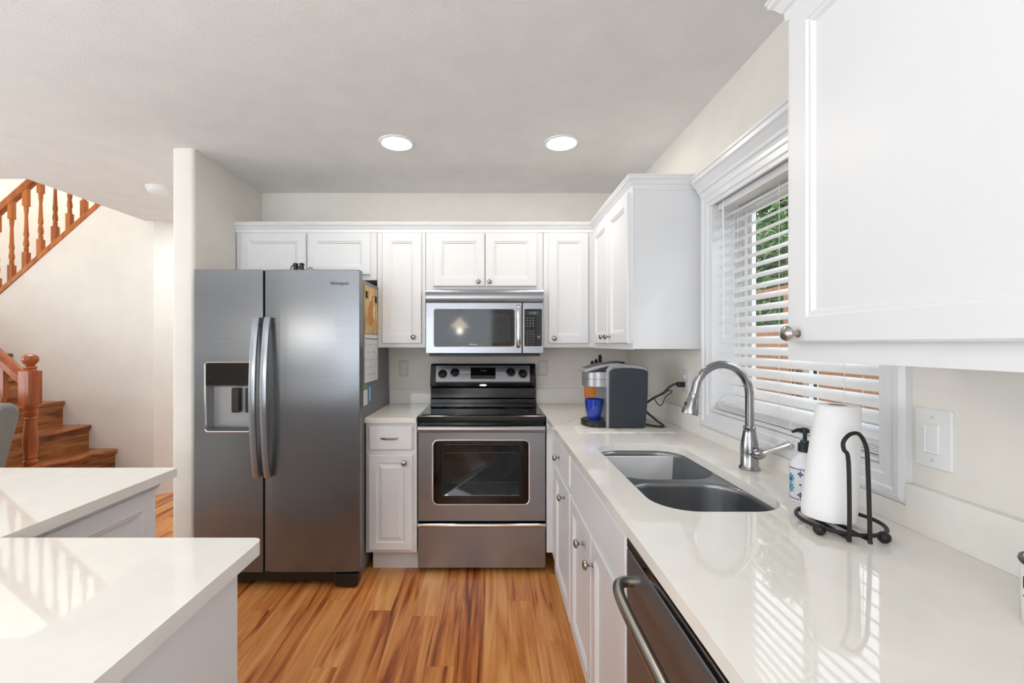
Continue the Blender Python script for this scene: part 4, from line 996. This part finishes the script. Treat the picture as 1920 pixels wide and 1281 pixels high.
lathe(bm, [(.040, 1.165), (.030, 1.175), (.034, 1.185), (.032, 1.195), (.020, 1.20), (.031, 1.212), (.042, 1.23), (.043, 1.248), (.037, 1.265), (.02, 1.276), (.001, 1.278)], (NX, NY, 0), (0, 0, 1), 28)
obj('newel_post', bm, oak_newel, lr, smooth=True, ang=30)
def lz(x): return 1.06+(NX-x)*.905
yc = NY+.01
obj('handrail', slope_bar(-4.6, NX-.05, lz, [(-.03, -.035), (-.036, 0), (-.04, .02), (-.03, .04), (0, .05), (.03, .04), (.04, .02), (.036, 0), (.03, -.035)]), oak_newel, lr, bevel=.004)
for k in range(8):
    x = NX-.19-.15*k; baluster(lr, x, yc, max(0, .14+(NX-.2-x)*.905)+.05, lz(x)-.03, oak_newel, .018)

# ------------------------------------------------------------------ armchair
ac = thing('armchair', 'grey woven fabric armchair at the left edge in front of the newel post', 'armchair', (-3.3, 2.35, 0))
ax1 = -2.84
bm = BM()
prof = [(2.30, .12), (2.52, .12), (2.56, .50), (2.64, .90), (2.64, .96), (2.60, .995), (2.54, .99), (2.48, .95), (2.42, .55), (2.38, .45), (2.30, .42)]
def mback(u, v, w): return (ax1+.0-w-(.06*max(0, .95-v)/.8), u, v)
L_ = []
for w_ in (0, .02, .10, .35, .7, .95, 1.0):
    ins = .025 if w_ in (0, 1.0) else 0
    cyv, czv = 2.5, .6
    L_.append([bm.verts.new(mback(cyv+(u-cyv)*(1-ins*1.5), czv+(v-czv)*(1-ins), w_)) for u, v in prof])
for a, b in zip(L_, L_[1:]):
    for k in range(len(prof)): bm.faces.new((a[k], a[(k+1) % len(prof)], b[(k+1) % len(prof)], b[k]))
bm.faces.new(L_[0]); bm.faces.new(L_[-1][::-1])
ab = obj('backrest', bm, fabric, ac, bevel=.015, seg=3, smooth=True, ang=50)
obj('seat', bx(-3.72, -2.96, 1.86, 2.44, .16, .45), fabric, ac, bevel=.05, seg=4)
obj('armrest', bx(-2.985, -2.865, 1.84, 2.45, .12, .62), fabric, ac, bevel=.045, seg=4)
obj('armrest', bx(-3.83, -3.71, 1.84, 2.45, .12, .62), fabric, ac, bevel=.045, seg=4)
for x, y in ((-3.75, 1.9), (-2.93, 1.9), (-3.75, 2.46), (-2.93, 2.46)):
    obj('leg', lathe(BM(), [(.015, 0), (.024, .125)], (x, y, 0), (0, 0, 1), 12), black_p, ac, smooth=True)

# ------------------------------------------------------------------ outdoors
struct('ground', bx(XR+.15, 14, -6, 14, -.45, -.35), grass_m, label='lawn outside the kitchen window', cat='lawn')
fn = thing('garden_fence', 'orange cedar board fence outside the kitchen window', 'fence', (3.4, 4, -.35))
bm = BM(); y = -3.0
while y < 13:
    box(bm, 3.4, 3.42, y, y+.138, -.35, 1.50+random.uniform(-.006, .006)); y += .142
obj('board_panel', bm, fence_m, fn)
obj('rail', bx(3.36, 3.4, -3, 13, .2, .29), fence_m, fn); obj('rail', bx(3.36, 3.4, -3, 13, 1.25, 1.34), fence_m, fn)
obj('rail', bx(3.34, 3.46, -3, 13, 1.91, 2.01), fence_m, fn, label='top rail')
for y in (0, 2.4, 4.85, 7.2, 9.6): obj('post', bx(3.3, 3.4, y, y+.1, -.35, 2.0), fence_m, fn)
def conifer(x, y, h, rad, label, seed):
    rnd = random.Random(seed)
    t = thing('conifer_tree', label, 'tree', (x, y, -.35), group='conifers beyond the fence')
    obj('trunk', lathe(BM(), [(.16, 0), (.12, h*.5), (.02, h)], (x, y, -.35), (0, 0, 1), 12), bark_m, t, smooth=True)
    bb, bf = BM(), BM()
    for i in range(210):
        z = h*(.1+.86*rnd.random()); a = rnd.random()*6.283; ln = rad*min(1, 1.7*(1.08-z/h))*(.7+.5*rnd.random())
        p0 = Vector((x, y, z-.35)); d = Vector((math.cos(a), math.sin(a), .12))
        pts = [p0+d*ln*u+Vector((0, 0, -.35*ln*u*u+.05*math.sin(7*u+i)))+Vector((rnd.uniform(-.06, .06), rnd.uniform(-.06, .06), 0))*u for u in (0, .25, .5, .75, 1)]
        tube(bb, pts, [.03, .022, .015, .01, .005], 5)
        for j in range(95):
            u = .15+.85*rnd.random(); q = pts[0].lerp(pts[-1], u); q = pts[min(4, int(u*4))].lerp(pts[min(4, int(u*4)+1)], u*4-int(u*4))
            q = q+Vector((rnd.uniform(-.2, .2), rnd.uniform(-.2, .2), rnd.uniform(-.22, .08)))
            e = Vector((rnd.uniform(-1, 1), rnd.uniform(-1, 1), rnd.uniform(-.8, .3))).normalized()*rnd.uniform(.06, .16)
            s = e.cross(Vector((rnd.uniform(-1, 1), rnd.uniform(-1, 1), 1))).normalized()*.03
            bf.faces.new([bf.verts.new(q-s), bf.verts.new(q+s), bf.verts.new(q+e+s*.3), bf.verts.new(q+e-s*.3)])
    obj('branches', bb, bark_m, t); o = obj('foliage', bf, leaf_m, t, recalc=False); o['kind'] = 'stuff'
conifer(5.7, 8.3, 5.8, 1.7, 'green conifer beyond the fence seen through the upper blind gaps', 1)
conifer(8.6, 12.4, 6.5, 2.1, 'tall conifer beyond the fence, farthest of the conifers', 2)
conifer(9.9, 4.2, 6.0, 1.8, 'green conifer beyond the fence nearest the house, mostly behind the near cabinet', 3)
tp = thing('toy_slide', 'yellow plastic item outside below the fence', 'toy', (2.6, 2.9, -.35))
obj('slide_bed', bx(2.3, 2.9, 2.7, 3.3, .35, .42), yellow_m, tp, bevel=.02)
for x in (2.33, 2.83):
    for y in (2.73, 3.23): obj('leg', bx(x, x+.04, y, y+.04, -.35, .35), yellow_m, tp)
